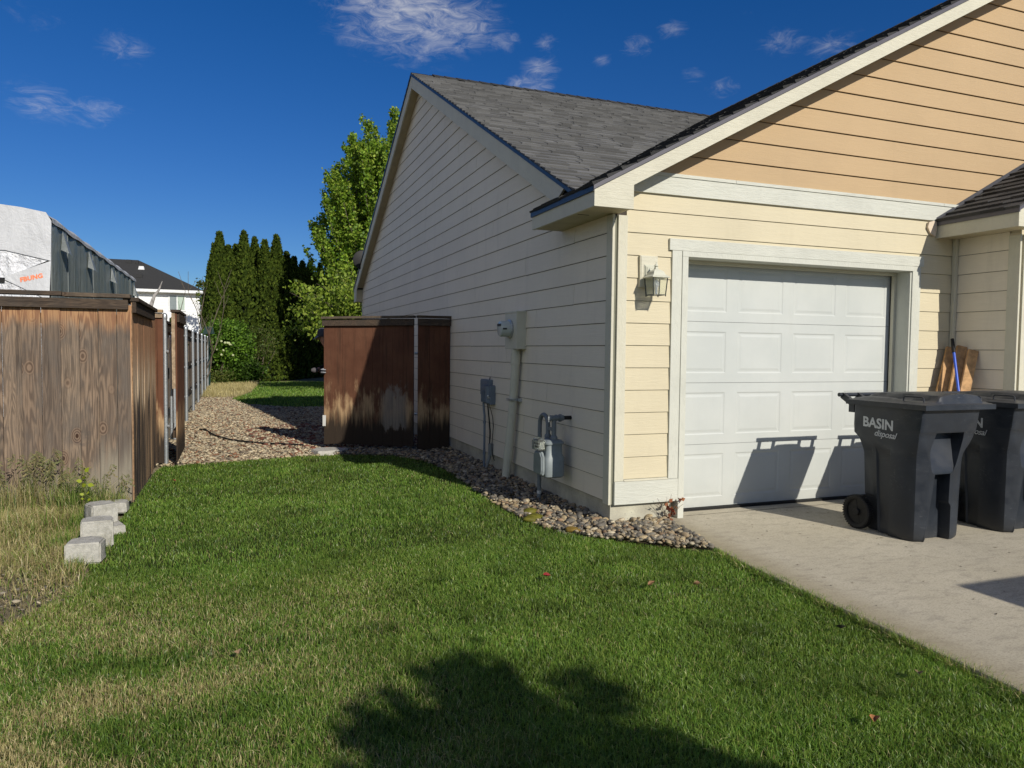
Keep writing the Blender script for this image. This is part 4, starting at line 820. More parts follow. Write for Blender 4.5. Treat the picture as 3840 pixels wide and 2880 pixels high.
b = MB(); b.box(-.8615, 7.474, .0, -.855, 7.50, 1.80, .9); b.build('corner_edge', plain('raw_edge_wood', (.33, .20, .11), .9, .1, 0, .3, 30), SF)
b = MB(); b.prism([(-.8605, 7.50, 1.71), (-.8605, 9.24, 1.70), (-.823, 9.24, 1.70), (-.823, 7.50, 1.71)], (0, 0, .10), .3); b.build('top_rail', M['wood_rail_y'], SF, bevel=.003)
b = MB(); b.prism([(-.93, 7.49, 1.812), (-.93, 9.28, 1.795), (-.80, 9.28, 1.795), (-.80, 7.49, 1.812)], (0, 0, .036), .6); b.build('cap_rail', M['wood_rail_y'], SF, bevel=.004)
GP = empty('gate_side_panel', (-.86, 9.9, 0), 'narrow brown stained board panel beside the first metal post, raw yellow wood at its foot', 'fence panel')
b = MB(); b.box(-.935, 9.885, -.02, -.862, 9.905, 1.80, .2); b.box(-.859, 9.885, -.02, -.797, 9.905, 1.80, .7); b.build('boards', wood_mat('brown_panel_boards', .52), GP)
b = MB(); b.box(-.925, 9.860, 1.755, -.800, 9.884, 1.812, .5); b.build('top_rail', plain('raw_rail', (.28, .21, .14), .9, .1, 0, .3, 20), GP)
b = MB(); b.box(-.93, 9.83, 1.818, -.795, 9.95, 1.852, .6); b.build('cap_rail', plain('sunlit_cap', (.36, .25, .14), .9, .1, 0, .3, 20), GP)
b = MB(); b.box(-.90, 9.29, -.02, -.88, 9.885, 1.78, .4); b.build('return_boards', M['wood_side'], GP)
# steel posts
def post(x, y, z, r=.030, label='', group='galvanised fence posts'):
    t = empty('metal_post', (x, y, 0), label, 'post', group)
    b = MB(); b.tube([(x, y, -.1), (x, y, z - .05)], r, 14); b.build('pole', M['galv'], t, smooth=True)
    b = MB(); b.lathe([(r + .002, z - .075), (r + .003, z - .07), (r + .003, z - .03), (r * .9, z - .012), (r * .5, z), (.001, z + .004)], (x, y, 0), 14); b.build('post_cap', M['galv'], t, smooth=True)
    return t
post(-.779, 9.93, 1.815, .028, 'galvanised steel gate post right of the narrow brown panel, nearest of the posts')
ordn = ['first', 'second', 'third', 'fourth', 'fifth', 'sixth', 'seventh', 'eighth']
py = [12.45, 15.48, 18.06, 20.55, 23.15, 25.7, 28.25, 30.8]
for i, y in enumerate(py):
    lab = 'galvanised steel post glimpsed just left of the open gate leaf' if i == 0 else ('galvanised steel post, nearest of the row beyond the open gate leaf' if i == 1 else ('galvanised steel post at the far end of the row beside the bushes' if i == 7 else ordn[i - 1] + ' galvanised steel post of the row receding beyond the open gate leaf'))
    p_ = post(-.85, y, 1.80, .032, lab)
    for z in (.45, 1.02, 1.62): b = MB(); b.lathe([(.036, z - .012), (.036, z + .012)], (-.85, y, 0), 12); b.box(-.905, y - .04, z - .012, -.87, y - .015, z + .012); b.build('clamp', M['galv'], p_)
BF = empty('back_fence', (-.94, 20, 0), 'brown board fence with dark rails running away behind the row of steel posts', 'fence')
b = MB(); boards(b, 10.05, 32.6, -.925, .02, 1.74, .145, .008, .018, 'y', .004); b.build('boards', M['wood'], BF)
for z in (.40, 1.0, 1.62):
    b = MB(); b.box(-.922, 10.05, z, -.884, 32.6, z + .085, .5); b.build('rail', M['wood_rail_y'], BF)
b = MB(); b.box(-.98, 10.05, 1.745, -.875, 32.6, 1.775, .5); b.build('cap_rail', M['wood_rail_y'], BF)
# narrow open leaf at the left
GL = empty('open_gate_leaf', (-.645, 9.75, 0), 'narrow orange brown gate leaf swung open and seen nearly edge on beside the posts', 'gate')
b = MB(); boards(b, 9.72, 11.10, -.632, .02, 1.80, .14, .004, .018, 'y', .001, .0); b.build('boards', wood_mat('orange_brown_boards', .5), GL)
b = MB(); b.prism([(-.6305, 9.74, 1.705), (-.6305, 11.08, 1.705), (-.605, 11.08, 1.705), (-.605, 9.74, 1.705)], (0, 0, .105), .4); b.build('top_rail', M['wood_rail_y'], GL)
b = MB(); b.box(-.70, 9.70, 1.822, -.598, 11.1, 1.850, .5); b.build('cap_rail', M['wood_rail_y'], GL)
b = MB(); b.box(-.690, 9.722, .9, -.652, 9.745, 1.82, .8); b.build('stile', plain('pale_stile', (.36, .27, .18), .9, .1, 0, .3, 20), GL)
for z in (.30, 1.33): b = MB(); b.box(-.690, 9.76, z, -.652, 11.0, z + .09, .5); b.build('rail', M['wood_rail_y'], GL)
DR = empty('gate_pipe', (-.712, 9.90, 0), 'shorter galvanised pipe clamped beside the gate post, hanging clear of the ground', 'pipe')
b = MB(); b.tube([(-.712, 9.90, .27), (-.712, 9.90, 1.50)], .0185, 12); b.build('pipe', M['galv'], DR, smooth=True)
b = MB(); b.lathe([(.021, 1.48), (.022, 1.53), (.01, 1.545), (.001, 1.55)], (-.712, 9.90, 0), 12); b.build('pipe_cap', M['galv'], DR, smooth=True)
for z in (.44, 1.355): b = MB(); b.lathe([(.026, z - .03), (.026, z + .03)], (-.712, 9.90, 0), 12); b.tube([(-.76, 9.91, z - .01), (-.72, 9.90, z - .01)], .020, 10); b.build('hinge', M['galv'], DR, smooth=True)
# main gate leaf
A_, B_ = Vector((1.207, 10.743, 0)), Vector((2.345, 10.053, 0)); dv = (B_ - A_).normalized(); nv = Vector((dv.y, -dv.x, 0)); LG = (B_ - A_).length
GT = empty('wooden_gate', tuple((A_ + B_) / 2), 'brown stained board gate standing ajar, bleached and blackened at the bottom, split by shade', 'gate')
def gp(u, o, z): p = A_ + dv * u + nv * o; return (p.x, p.y, z)
b = MB(); u = 0
ws = [.165, .11, .155, .145, .14, .15, .14, .15, .15]; k = LG / sum(ws)
for w_ in ws:
    w_ *= k; o = random.uniform(0, .003); b.prism([gp(u + .0012, o, .035 + random.uniform(0, .02)), gp(u + w_ - .0012, o, .035 + random.uniform(0, .02)), gp(u + w_ - .0012, o, 1.76), gp(u + .0012, o, 1.76)], tuple(-nv * .018), random.random()); u += w_
b.build('boards', M['wood_gate'], GT)
b = MB(); b.prism([gp(-.012, .003, 1.722), gp(LG + .01, .003, 1.735), gp(LG + .01, .003, 1.828), gp(-.012, .003, 1.815)], tuple(nv * .036), .35); b.build('top_rail', M['wood_rail'], GT, bevel=.002)
b = MB(); b.prism([gp(-.015, -.05, 1.820), gp(LG + .015, -.05, 1.840), gp(LG + .015, -.05, 1.872), gp(-.015, -.05, 1.852)], tuple(nv * .115), .8); b.build('cap_rail', M['wood_rail'], GT, bevel=.002)
b = MB()
for z in (.35, 1.62): b.tube([gp(.04, -.06, z), gp(LG - .03, -.06, z)], .018, 10)
for u in (.04, LG - .03): b.tube([gp(u, -.06, .1), gp(u, -.06, 1.7)], .018, 10)
b.build('gate_frame', M['galv'], GT, smooth=True)
b = MB(); b.prism([gp(-.008, .0225, .30), gp(.035, .0225, .30), gp(.04, .0225, .455), gp(-.008, .0225, .455)], tuple(nv * -.003)); b.prism([gp(-.008, .0225, .30), gp(-.008, -.02, .30), gp(-.008, -.02, .455), gp(-.008, .0225, .455)], tuple(dv * -.003)); b.build('plate', plain('pale_metal_plate', (.66, .66, .62), .5, .4), GT)
FP = empty('fixed_gate_panel', (2.63, 10.03, 0), 'narrow dark brown board panel fixed between the gate and the house wall', 'fence panel')
b = MB(); u = 2.398
for w_ in (.165, .15, .15): b.box(u + .002, 10.025, .012, min(u + w_ - .002, 2.862), 10.043, 1.77, random.random()); u += w_
b.build('boards', M['wood_gate'], FP)
b = MB(); b.box(2.392, 9.99, 1.738, 2.862, 10.022, 1.832, .35); b.build('top_rail', M['wood_rail'], FP)
b = MB(); b.box(2.388, 9.975, 1.842, 2.862, 10.085, 1.875, .4); b.build('cap_rail', M['wood_rail'], FP)
b = MB(); b.tube([(2.44, 10.085, 0), (2.44, 10.085, 1.8)], .028, 12)
for z in (.5, 1.35): b.tube([(2.37, 10.10, z), (2.44, 10.09, z)], .018, 8)
b.build('hinge_post', M['galv'], FP, smooth=True)

# ------------------------------------------------------------------ lumber, pole, blocks, hose, leaves
for (bx, by, tx, ty, tz, w_, lab) in ((6.02, 5.10, 6.585, 5.235, 1.475, .088, 'pale pine board leaning in the corner behind the bins, leftmost of the three'), (6.09, 4.97, 6.620, 5.15, 1.488, .088, 'pine board leaning behind the blue pole, middle of the three'), (6.10, 4.90, 6.632, 5.04, 1.450, .088, 'reddish pine board leaning against the shaded wall, rightmost of the three')):
    b = MB(); b.obox((bx, by, .003), (tx, ty, tz), w_, .036, up=(-.5, -.86, .2), c=random.random()); o = b.build('pine_board', None or plain('pine', (.50, .30, .14), .75, .2, 0, .25, 18), None, bevel=.003); tag(o, lab, 'board', 'pine boards leaning in the corner')
PB = empty('extension_pole', (6.60, 4.95, 0), 'blue extension pole with black grip standing behind the waste bins', 'pole')
p0, p1 = Vector((6.16, 4.62, .003)), Vector((6.535, 5.188, 1.56)); q = p0.lerp(p1, .915)
b = MB(); b.tube([p0, q], .0125, 12); b.build('tube', plain('blue_metal', (.025, .095, .55), .3, .5), PB, smooth=True)
b = MB(); b.tube([q, p1], [.018, .0155], 12); b.build('grip', M['rubber'], PB, smooth=True)
M['block'] = NT('block_concrete', .92, .1); g = M['block']; p = g.obj(); nn_ = g.noise(p, 34, 6, .8)
g.col(g.mix(g.mr(g.noise(g.pos(), 6, 6, .75), .45, .75, 0, .6), g.mix(g.mr(nn_, .3, .7), (.36, .35, .31), (.53, .51, .45)), (.20, .19, .14))); g.nrm(g.bump(nn_, .7, .01)); M['block'] = g.m
def block(cx_, cy_, z, rz, w_, d_, h, label, tilt=(0, 0)):
    bm = bmesh.new(); pts = [(-w_ / 2, -d_ / 2), (w_ / 2, -d_ / 2 * .95), (w_ / 2, d_ * .18), (w_ * .30, d_ * .40), (0, d_ * .5), (-w_ * .30, d_ * .42), (-w_ * .52, d_ * .2)]
    lo = [bm.verts.new((x, y, 0)) for x, y in pts]; hi = [bm.verts.new((x * .985, y * .985, h)) for x, y in pts]
    bm.faces.new(lo[::-1]); bm.faces.new(hi)
    for i in range(7): bm.faces.new((lo[i], lo[(i + 1) % 7], hi[(i + 1) % 7], hi[i]))
    bmesh.ops.bevel(bm, geom=list(bm.edges), offset=.010, segments=2, affect='EDGES')
    bmesh.ops.triangulate(bm, faces=[f for f in bm.faces if len(f.verts) > 4]); bmesh.ops.subdivide_edges(bm, edges=[e for e in bm.edges if e.calc_length() > .04], cuts=2, use_grid_fill=True)
    for v in bm.verts: v.co += Vector((random.uniform(-1, 1), random.uniform(-1, 1), random.uniform(-1, 1))) * .0018
    bmesh.ops.recalc_face_normals(bm, faces=bm.faces); me = bpy.data.meshes.new('concrete_block'); bm.to_mesh(me); bm.free(); me.materials.append(M['block']); me.shade_smooth(); me.set_sharp_from_angle(angle=R(50))
    o = bpy.data.objects.new('concrete_block', me); COL.objects.link(o); o.location = (cx_, cy_, z); o.rotation_euler = (tilt[0], tilt[1], rz); tag(o, label, 'block', 'concrete blocks along the lawn edge')
block(-.925, 5.56, -.03, R(-4), .215, .22, .14, 'pale concrete block nearest the camera at the lawn edge, standing clear of the others')
block(-.925, 5.99, -.03, R(6), .205, .22, .19, 'tall concrete block second from the camera, with a ledge across its face')
block(-.985, 6.50, .02, R(28), .195, .22, .155, 'third concrete block, turned so its grey shaded side shows, resting on a slab')
block(-.945, 6.42, -.05, R(20), .24, .30, .075, 'flat concrete slab under the third block')
block(-.965, 7.15, -.03, R(-5), .21, .20, .09, 'low concrete block at the foot of the fence corner')
b = MB(); b.tube([(-.55, 13.7, -.012), (-.46, 13.6, .0), (-.383, 13.25, -.01), (-.30, 12.7, .0), (-.152, 12.34, -.012), (0.0, 11.95, -.01), (.125, 11.75, -.005), (.392, 11.5, -.012), (.656, 11.33, -.01), (.95, 11.1, -.01)], .013, 8)
o = b.build('garden_hose', M['rubber'], None, smooth=True); tag(o, 'black hose snaking across the gravel inside the gate', 'hose')
# flat stones at the threshold
def flat_stone(pts, z, h, label):
    b = MB(); lo = [(x, y, z) for x, y in pts]; cx_ = sum(p[0] for p in pts) / len(pts); cy_ = sum(p[1] for p in pts) / len(pts); hi = [(cx_ + (x - cx_) * .9, cy_ + (y - cy_) * .9, z + h) for x, y in pts]; n = len(pts)
    b.add(lo + hi, [tuple(range(n))[::-1], tuple(range(n, 2 * n))] + [(i, (i + 1) % n, n + (i + 1) % n, n + i) for i in range(n)]); o = b.build('flat_stone', M['block'], None, bevel=.008); tag(o, label, 'stone', 'flat stones at the gate')
flat_stone([(1.05, 10.16), (1.40, 10.20), (1.53, 10.42), (1.38, 10.58), (1.08, 10.60), (.98, 10.4)], -.05, .065, 'pale flat stone lying in front of the wooden gate')
LEAVES = [(1.809, 4.137, (.22, .02, .02), 'dark red fallen leaf alone in the middle of the lawn'), (2.284, 2.077, (.30, .13, .05), 'curled brown leaf on the lawn close to the camera near the driveway'), (2.89, 2.854, (.05, .045, .035), 'blackened leaf on the grass at the driveway edge'), (-.59, 8.385, (.30, .12, .06), 'brown leaf on the grass near the fence corner'), (2.346, 3.782, (.25, .14, .07), 'brown leaf on the lawn below the stone bed'), (2.604, 3.694, (.42, .24, .13), 'small tan leaf on the lawn near the point of the stone bed'), (.014, 3.529, (.35, .24, .14), 'tan leaf on the dry left part of the lawn'), (2.80, 2.32, (.16, .11, .06), 'dull brown leaf where lawn meets concrete')]
for (x, y, c_, lab) in LEAVES:
    bm = bmesh.new(); pr = [(0, -.03), (.016, -.018), (.022, 0), (.014, .018), (0, .034), (-.014, .018), (-.022, 0), (-.016, -.018)]; cv = bm.verts.new((0, 0, .0)); rg = [bm.verts.new((px, py_, .008 + abs(px) * .55 + random.uniform(0, .004))) for px, py_ in pr]
    for i in range(8): bm.faces.new((cv, rg[i], rg[(i + 1) % 8]))
    me = bpy.data.meshes.new('fallen_leaf'); bm.to_mesh(me); bm.free(); me.materials.append(plain('dead_leaf', c_, .7, .2, 0, .3, 60)); o = bpy.data.objects.new('fallen_leaf', me); COL.objects.link(o)
    o.location = (x, y, .006); o.rotation_euler = (random.uniform(-.4, .4), random.uniform(-.4, .4), random.uniform(0, 6)); o.scale = (.85,) * 3; tag(o, lab, 'leaf', 'fallen leaves on the lawn')

# ------------------------------------------------------------------ stones
def pts_in(poly, dens, jit=None):
    P = np.array(poly); lo, hi = P.min(0), P.max(0); n = int(dens * (hi[0] - lo[0]) * (hi[1] - lo[1])); q = RNG.random((n, 2)) * (hi - lo) + lo; return q[inpoly(q, poly)]
BED = [(3.37, 5.29), (3.33, 4.95), (3.225, 4.36), (3.04, 4.48), (2.76, 4.78), (2.53, 5.06), (2.37, 5.40), (2.29, 5.9), (2.285, 6.7), (2.335, 7.6), (2.37, 8.44), (2.31, 9.2), (2.05, 9.75), (1.6, 9.98), (1.25, 10.1), (1.5, 10.7), (2.35, 10.4), (2.88, 10.3), (2.88, 5.29)]
PAL = np.array([(.40, .34, .24), (.22, .205, .175), (.14, .135, .125), (.50, .41, .26), (.34, .27, .18), (.60, .54, .42), (.20, .185, .165), (.36, .25, .16), (.28, .255, .215), (.10, .095, .09), (.46, .38, .27)])
PAL *= np.array([.90, .86, .76])
def pick_cols(n, pal=PAL, pr=None): return pal[RNG.choice(len(pal), n, p=pr)] * RNG.uniform(.75, 1.2, (n, 1))
temps = [ico(2, s, .13) for s in range(5)]
Q0 = np.concatenate([pts_in(BED, 1400), pts_in([p for p in BED if p[1] < 6.0], 700)])
n = len(Q0); sz = np.clip(RNG.lognormal(math.log(.0148), .38, n), .007, .033)
edge = vnoise(Q0, 1.7, 3); z = -.035 + RNG.random(n) * .035 + .03 * np.clip((Q0[:, 0] - 2.45) / .4, 0, 1)
sc = np.stack([sz * RNG.uniform(1.0, 1.5, n), sz * RNG.uniform(.8, 1.05, n), sz * RNG.uniform(.5, .75, n)], 1)
o = scatter('river_stones', temps, np.column_stack([Q0, z]), sc, pick_cols(n), M['stone'], .35); tag(o, 'rounded river stones of mixed colours in the bed along the house', 'stones', kind='stuff')
GRAV = [(-.92, 9.78), (-.3, 9.86), (.31, 10.02), (1.0, 10.16), (1.2, 10.2), (1.6, 10.5), (2.87, 10.3), (2.88, 18.3), (1.2, 18.7), (.30, 19.8), (-.05, 22.0), (.2, 24), (-.85, 24), (-.92, 15)]
t1 = [ico(1, s, .2) for s in range(5)]
def gs(poly, d, s0, nm, pal, pr=None):
    q = pts_in(poly, d); n = len(q); sz = np.clip(RNG.lognormal(math.log(s0), .35, n), s0 * .5, s0 * 2.2)
    z = -.055 + RNG.random(n) * .035; sc = np.stack([sz * RNG.uniform(1.0, 1.6, n), sz, sz * RNG.uniform(.35, .7, n)], 1)
    return scatter(nm, t1, np.column_stack([q, z]), sc, pick_cols(n, pal, pr), M['chip'], .3, True)
P2 = np.array([(.52, .42, .27), (.42, .36, .25), (.24, .19, .13), (.62, .52, .34), (.27, .13, .07), (.15, .12, .09), (.60, .52, .37)])
o = gs(GRAV, 1500, .0165, 'gravel', P2, [.24, .2, .14, .16, .12, .08, .06]); tag(o, 'flat tan gravel covering the side yard beyond the gate', 'gravel', kind='stuff')
o = gs([(.9, 10.6), (2.87, 10.6), (2.87, 15), (.2, 14), (.3, 11.5)], 130, .03, 'bark_chips', np.array([(.20, .07, .04), (.26, .10, .06), (.15, .06, .04)])); tag(o, 'reddish bark scraps scattered over the gravel by the gate', 'bark', kind='stuff')
MOSS = [(2.43, 5.93, .075), (2.37, 5.70, .085), (2.50, 5.22, .06)]
for i, (x, y, r_) in enumerate(MOSS):
    V, F = ico(3, 20 + i, .2); rr2 = random.Random(i); V = V * np.array([r_, r_ * .8, r_ * .42]) * (1 + .05 * np.sin(V[:, :1] * 23) * np.cos(V[:, 1:2] * 19)); c_ = np.tile(np.array([[.20, .19, .03]]) if i < 2 else np.array([[.33, .22, .05]]), (len(V), 1)) * RNG.uniform(.6, 1.25, (len(V), 1))
    o = npmesh('moss_clump', V, F, c_, M['leaf'], None, False); o.location = (x, y, -.01); tag(o, ['yellow green moss cushion among the river stones, the farther one', 'bright moss cushion at the lawn edge of the river stones, the nearer larger one', 'brownish moss patch low between stones near the lawn'][i], 'moss', 'moss cushions in the stone bed')

# ------------------------------------------------------------------ grass
def blades(name, P, h, w_, cols, mat, lean=.35, label=None, z0=-.045, kind='stuff', cat='grass', parent=None, curl=.5):
    n = len(P); a = RNG.uniform(0, 2 * math.pi, n); la = RNG.uniform(0, 2 * math.pi, n); ln_ = np.abs(RNG.normal(0, lean, n)) * h; wx, wy = np.cos(a) * w_ / 2, np.sin(a) * w_ / 2; lx, ly = np.cos(la) * ln_, np.sin(la) * ln_
    Z = np.zeros(n) + z0; V = np.empty((n, 5, 3)); x, y = P[:, 0], P[:, 1]
    V[:, 0] = np.stack([x - wx, y - wy, Z], 1); V[:, 1] = np.stack([x + wx, y + wy, Z], 1)
    m1 = .55; V[:, 2] = np.stack([x + wx * .8 + lx * curl * .6, y + wy * .8 + ly * curl * .6, Z + h * m1], 1); V[:, 3] = np.stack([x - wx * .8 + lx * curl * .6, y - wy * .8 + ly * curl * .6, Z + h * m1], 1); V[:, 4] = np.stack([x + lx, y + ly, Z + h * (1 - .25 * np.minimum(1, ln_ / (h + 1e-6)))], 1)
    base = (np.arange(n) * 5)[:, None]; F = np.concatenate([base + np.array([[0, 1, 2]]), base + np.array([[0, 2, 3]]), base + np.array([[3, 2, 4]])])
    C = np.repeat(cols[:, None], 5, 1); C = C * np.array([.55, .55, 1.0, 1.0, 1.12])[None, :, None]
    o = npmesh(name, V.reshape(-1, 3), F, C.reshape(-1, 3), mat, parent, False)
    if label: tag(o, label, cat, kind=kind)
    return o
GREEN = np.array([(.090, .180, .022), (.118, .212, .028), (.160, .245, .040), (.065, .132, .017), (.205, .27, .055)]); STRAW = np.array([(.42, .36, .17), (.34, .29, .13), (.52, .45, .24), (.25, .20, .09)])
def lawn_cols(P, sb):
    n = len(P); c = GREEN[RNG.integers(0, 5, n)] * RNG.uniform(.75, 1.25, (n, 1)); b1 = vnoise(P, 1.1, 5); b2 = vnoise(P, 3.3, 6); b3 = vnoise(P, 9, 7)
    c = c * (.72 + .5 * b2[:, None]); ol = np.clip((b1 - .45) * 2.2, 0, 1)[:, None] * np.clip(.35 + 3 * (sb - .09), 0, 1)[:, None]; c = c * (1 - .4 * ol) + np.array([(.27, .27, .06)]) * .4 * ol
    ps = np.clip(-.06 + sb + (.08 + sb) * (1.3 * (b1 - .5) + .9 * (b2 - .5) + .7 * (b3 - .5)), .02, .9); m_ = RNG.random(n) < ps; c[m_] = STRAW[RNG.integers(0, 4, m_.sum())] * RNG.uniform(.7, 1.15, (m_.sum(), 1)); return c
def lawn_pts(y0, y1, dens):
    q = pts_in([(-2.3, y0), (3.25, y0), (3.25, y1), (-2.3, y1)], dens); q = q[inpoly(q, LAWN)]
    tx = q[:, 0] / np.maximum(q[:, 1], .1); return q[(tx > -.42) & (tx < 1.75)]
parts = [(1.35, 2.6, 34000), (2.6, 3.6, 25000), (3.6, 5.2, 16000), (5.2, 7.5, 6500), (7.5, 10.4, 4200)]
Pg = np.concatenate([lawn_pts(*p_) for p_ in parts]); dist = np.hypot(Pg[:, 0], Pg[:, 1]); n = len(Pg)
sb = .03 + .85 * np.clip((1.1 - Pg[:, 0]) / 1.6, 0, 1) * np.clip((5.2 - Pg[:, 1]) / 2.2, 0, 1) + .08 * np.clip((3.0 - Pg[:, 1]) / 1.5, 0, 1) * np.clip((1.8 - Pg[:, 0]) / 1.5, 0, 1)
hh = (.034 + .016 * (vnoise(Pg, 2.1, 9) - .4)) * RNG.uniform(.55, 1.15, n); tuft = (vnoise(Pg, 4.3, 12) > .83) & (Pg[:, 0] > .6); hh[tuft] *= 1.45
gc = lawn_cols(Pg, sb); gc[tuft] = gc[tuft] * .72
ed_ = [(2.86, -2), (3.03, 1.0), (3.085, 2.05), (3.19, 3.98), (3.22, 4.35)]; ex = []
for i in range(7000):
    y = 1.45 + 2.9 * RNG.random(); x = np.interp(y, [p_[1] for p_ in ed_], [p_[0] for p_ in ed_]); ex.append((x + RNG.normal(.002, .02) + .03 * (math.sin(y * 9.1) + math.sin(y * 23.)) * .3, y))
ex = np.array(ex); Pg = np.concatenate([Pg, ex]); hh = np.concatenate([hh, RNG.uniform(.035, .075, len(ex))]); gc = np.concatenate([gc, lawn_cols(ex, np.full(len(ex), .22))]); dist = np.hypot(Pg[:, 0], Pg[:, 1])
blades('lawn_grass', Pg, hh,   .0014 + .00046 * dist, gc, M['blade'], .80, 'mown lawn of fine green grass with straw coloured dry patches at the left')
Pb = pts_in([p_ for p_ in BACK if True], 420); Pb = Pb[(Pb[:, 0] < 5.5)]; nb = len(Pb)
blades('back_lawn_grass', Pb, .06 * RNG.uniform(.6, 1.2, nb), .014 + 0 * Pb[:, 0], GREEN[RNG.integers(0, 5, nb)] * RNG.uniform(.9, 1.4, (nb, 1)), M['blade'], .5, 'green back lawn between the gravel and the tall hedge')
# dry grass strips
Pd = pts_in([(-.85, 22.5), (.1, 22.5), (.6, 26), (.9, 30), (.9, 32.5), (-.85, 32.5)], 900); nd = len(Pd)
blades('dry_grass', Pd, .16 * RNG.uniform(.3, 1.3, nd) * (.4 + vnoise(Pd, .8, 4)), .008 + 0 * Pd[:, 0], STRAW[RNG.integers(0, 4, nd)] * RNG.uniform(.8, 1.3, (nd, 1)), M['blade'], .6, 'pale dry grass along the foot of the posts in the back yard')
# weedy strip at the left
WZ = [(-.93, 5.45), (-.85, 5.1), (-.86, 4.8), (-.98, 4.42), (-1.6, 4.2), (-3.2, 4.0), (-3.2, 7.46), (-.90, 7.46), (-1.07, 6.9), (-1.07, 5.9)]
Pw = pts_in(WZ, 5200); Pw = Pw[Pw[:, 0] / Pw[:, 1] > -.40]; bare = (Pw[:, 1] < 5.3) & (vnoise(Pw, 2.0, 33) > .35); Pw = Pw[~bare | (RNG.random(len(Pw)) < .35)]; nw = len(Pw)
cw = STRAW[RNG.integers(0, 4, nw)] * RNG.uniform(.6, 1.15, (nw, 1)); gm = RNG.random(nw) < .16 + .35 * (vnoise(Pw, 1.5, 21) - .4); cw[gm] = (GREEN * .9 + np.array([.03, .02, .005]))[RNG.integers(0, 5, gm.sum())]
blades('dry_weeds', Pw, .085 * RNG.uniform(.3, 1.5, nw) * (.5 + vnoise(Pw, 2.5, 22)) * (.55 + .5 * np.clip((Pw[:, 1] - 4.8) / 1.8, 0, 1)), .0042 + 0 * Pw[:, 0], cw, M['blade'], .85, 'matted dry weeds and straw on the bare strip left of the concrete blocks')
o = gs(WZ, 350, .008, 'grit', PAL); tag(o, 'fine grit and pebbles on the bare strip at the left edge', 'gravel', kind='stuff')
def tuft_at(x, y, n, h, spread, gfrac, name, label, cat='weed', group='weeds along the front fence', heads=0):
    P = np.column_stack([x + RNG.normal(0, spread, n), y + RNG.normal(0, spread * .6, n)]); c = STRAW[RNG.integers(0, 4, n)] * RNG.uniform(.6, 1.1, (n, 1)); g_ = RNG.random(n) < gfrac; c[g_] = (GREEN * np.array([1.05, .95, 1.2]))[RNG.integers(0, 5, g_.sum())]
    P[:, 1] = np.minimum(P[:, 1], 7.44) if y < 7.46 else P[:, 1]
    t = empty(name, (x, y, -.04), label, cat, group); hs = h * RNG.uniform(.35, 1.1, n)
    V = blades('stems', P, hs, .0038 + 0 * P[:, 0], c, M['blade'], .38, z0=-.045, kind=None); V.parent = t; V.location = (-x, -y, .04)
    if heads:
        b = MB()
        for i in range(heads):
            a = random.uniform(0, 6.28); r_ = random.uniform(.02, .14); bx, by = x + random.uniform(-1, 1) * spread, min(y + random.uniform(-1, 1) * spread, 7.40); tx, ty, tz = bx + r_ * math.cos(a), by - abs(r_ * math.sin(a)) * .7, h * random.uniform(.85, 1.25)
            b.tube([(bx, by, -.04), ((bx + tx) / 2 - .01, (by + ty) / 2, tz * .6), (tx, ty, tz)], .0014, 4, False, (.20, .19, .08))
            for k in range(16):
                a2 = random.uniform(0, 6.28); l = random.uniform(.015, .045); q_ = Vector((tx, ty, tz - k * .006)); e = q_ + Vector((math.cos(a2) * l + (tx - bx) * .15, math.sin(a2) * l * .8, -random.uniform(.0, .035))); b.add([q_, e + Vector((.003, 0, 0)), e + Vector((0, 0, -.012)), e - Vector((.003, 0, 0))], [(0, 1, 2), (0, 2, 3)], (.22, .23, .10) if random.random() < .6 else (.33, .28, .14))
        b.build('seed_head', M['leaf'], t)
    return t
TW = [(-1.86, 7.30, 200, .36, .10, .25, 'dry seeding weed clump at the left edge against the fence', 9), (-1.66, 7.34, 220, .42, .09, .3, 'tall seeding grass clump against the fence, second from the left edge', 12), (-1.45, 7.30, 230, .36, .08, .45, 'drooping seeding grass clump in front of the third board gap', 12),
      (-1.26, 7.24, 420, .34, .09, .8, 'dense dark green grass clump left of the yellow leaved sapling', 4), (-1.10, 7.15, 330, .32, .08, .7, 'wiry green grass clump right of the yellow leaved sapling', 5), (-1.12, 6.55, 300, .20, .07, .85, 'low green tuft behind the third concrete block', 0), (-1.12, 5.95, 260, .17, .06, .9, 'low green tuft behind the second concrete block', 0), (-1.60, 6.6, 320, .22, .14, .35, 'half dead grass clump in the middle of the weedy strip', 0),
      (-.97, 5.40, 90, .12, .05, .9, 'thin green blades in front of the nearest concrete block', 0), (-.90, 5.78, 130, .13, .05, .9, 'thin green blades between the first and second concrete blocks', 0), (-.98, 7.30, 150, .24, .06, .5, 'thin grass behind the low block at the fence corner', 3)]
for (x, y, n_, h, s_, gf, lab, hd) in TW: tuft_at(x, y, n_, h, s_, gf, 'weed_clump', lab, heads=hd)
SP = empty('sapling', (-1.17, 7.02, -.04), 'young plant with bright yellow green leaves standing among weeds by the fence', 'plant')
b = MB(); b.tube([(-1.17, 7.02, -.05), (-1.165, 7.01, .15), (-1.172, 7.0, .34)], .003, 6, True, (.12, .16, .04)); b.build('stem', M['leaf'], SP)
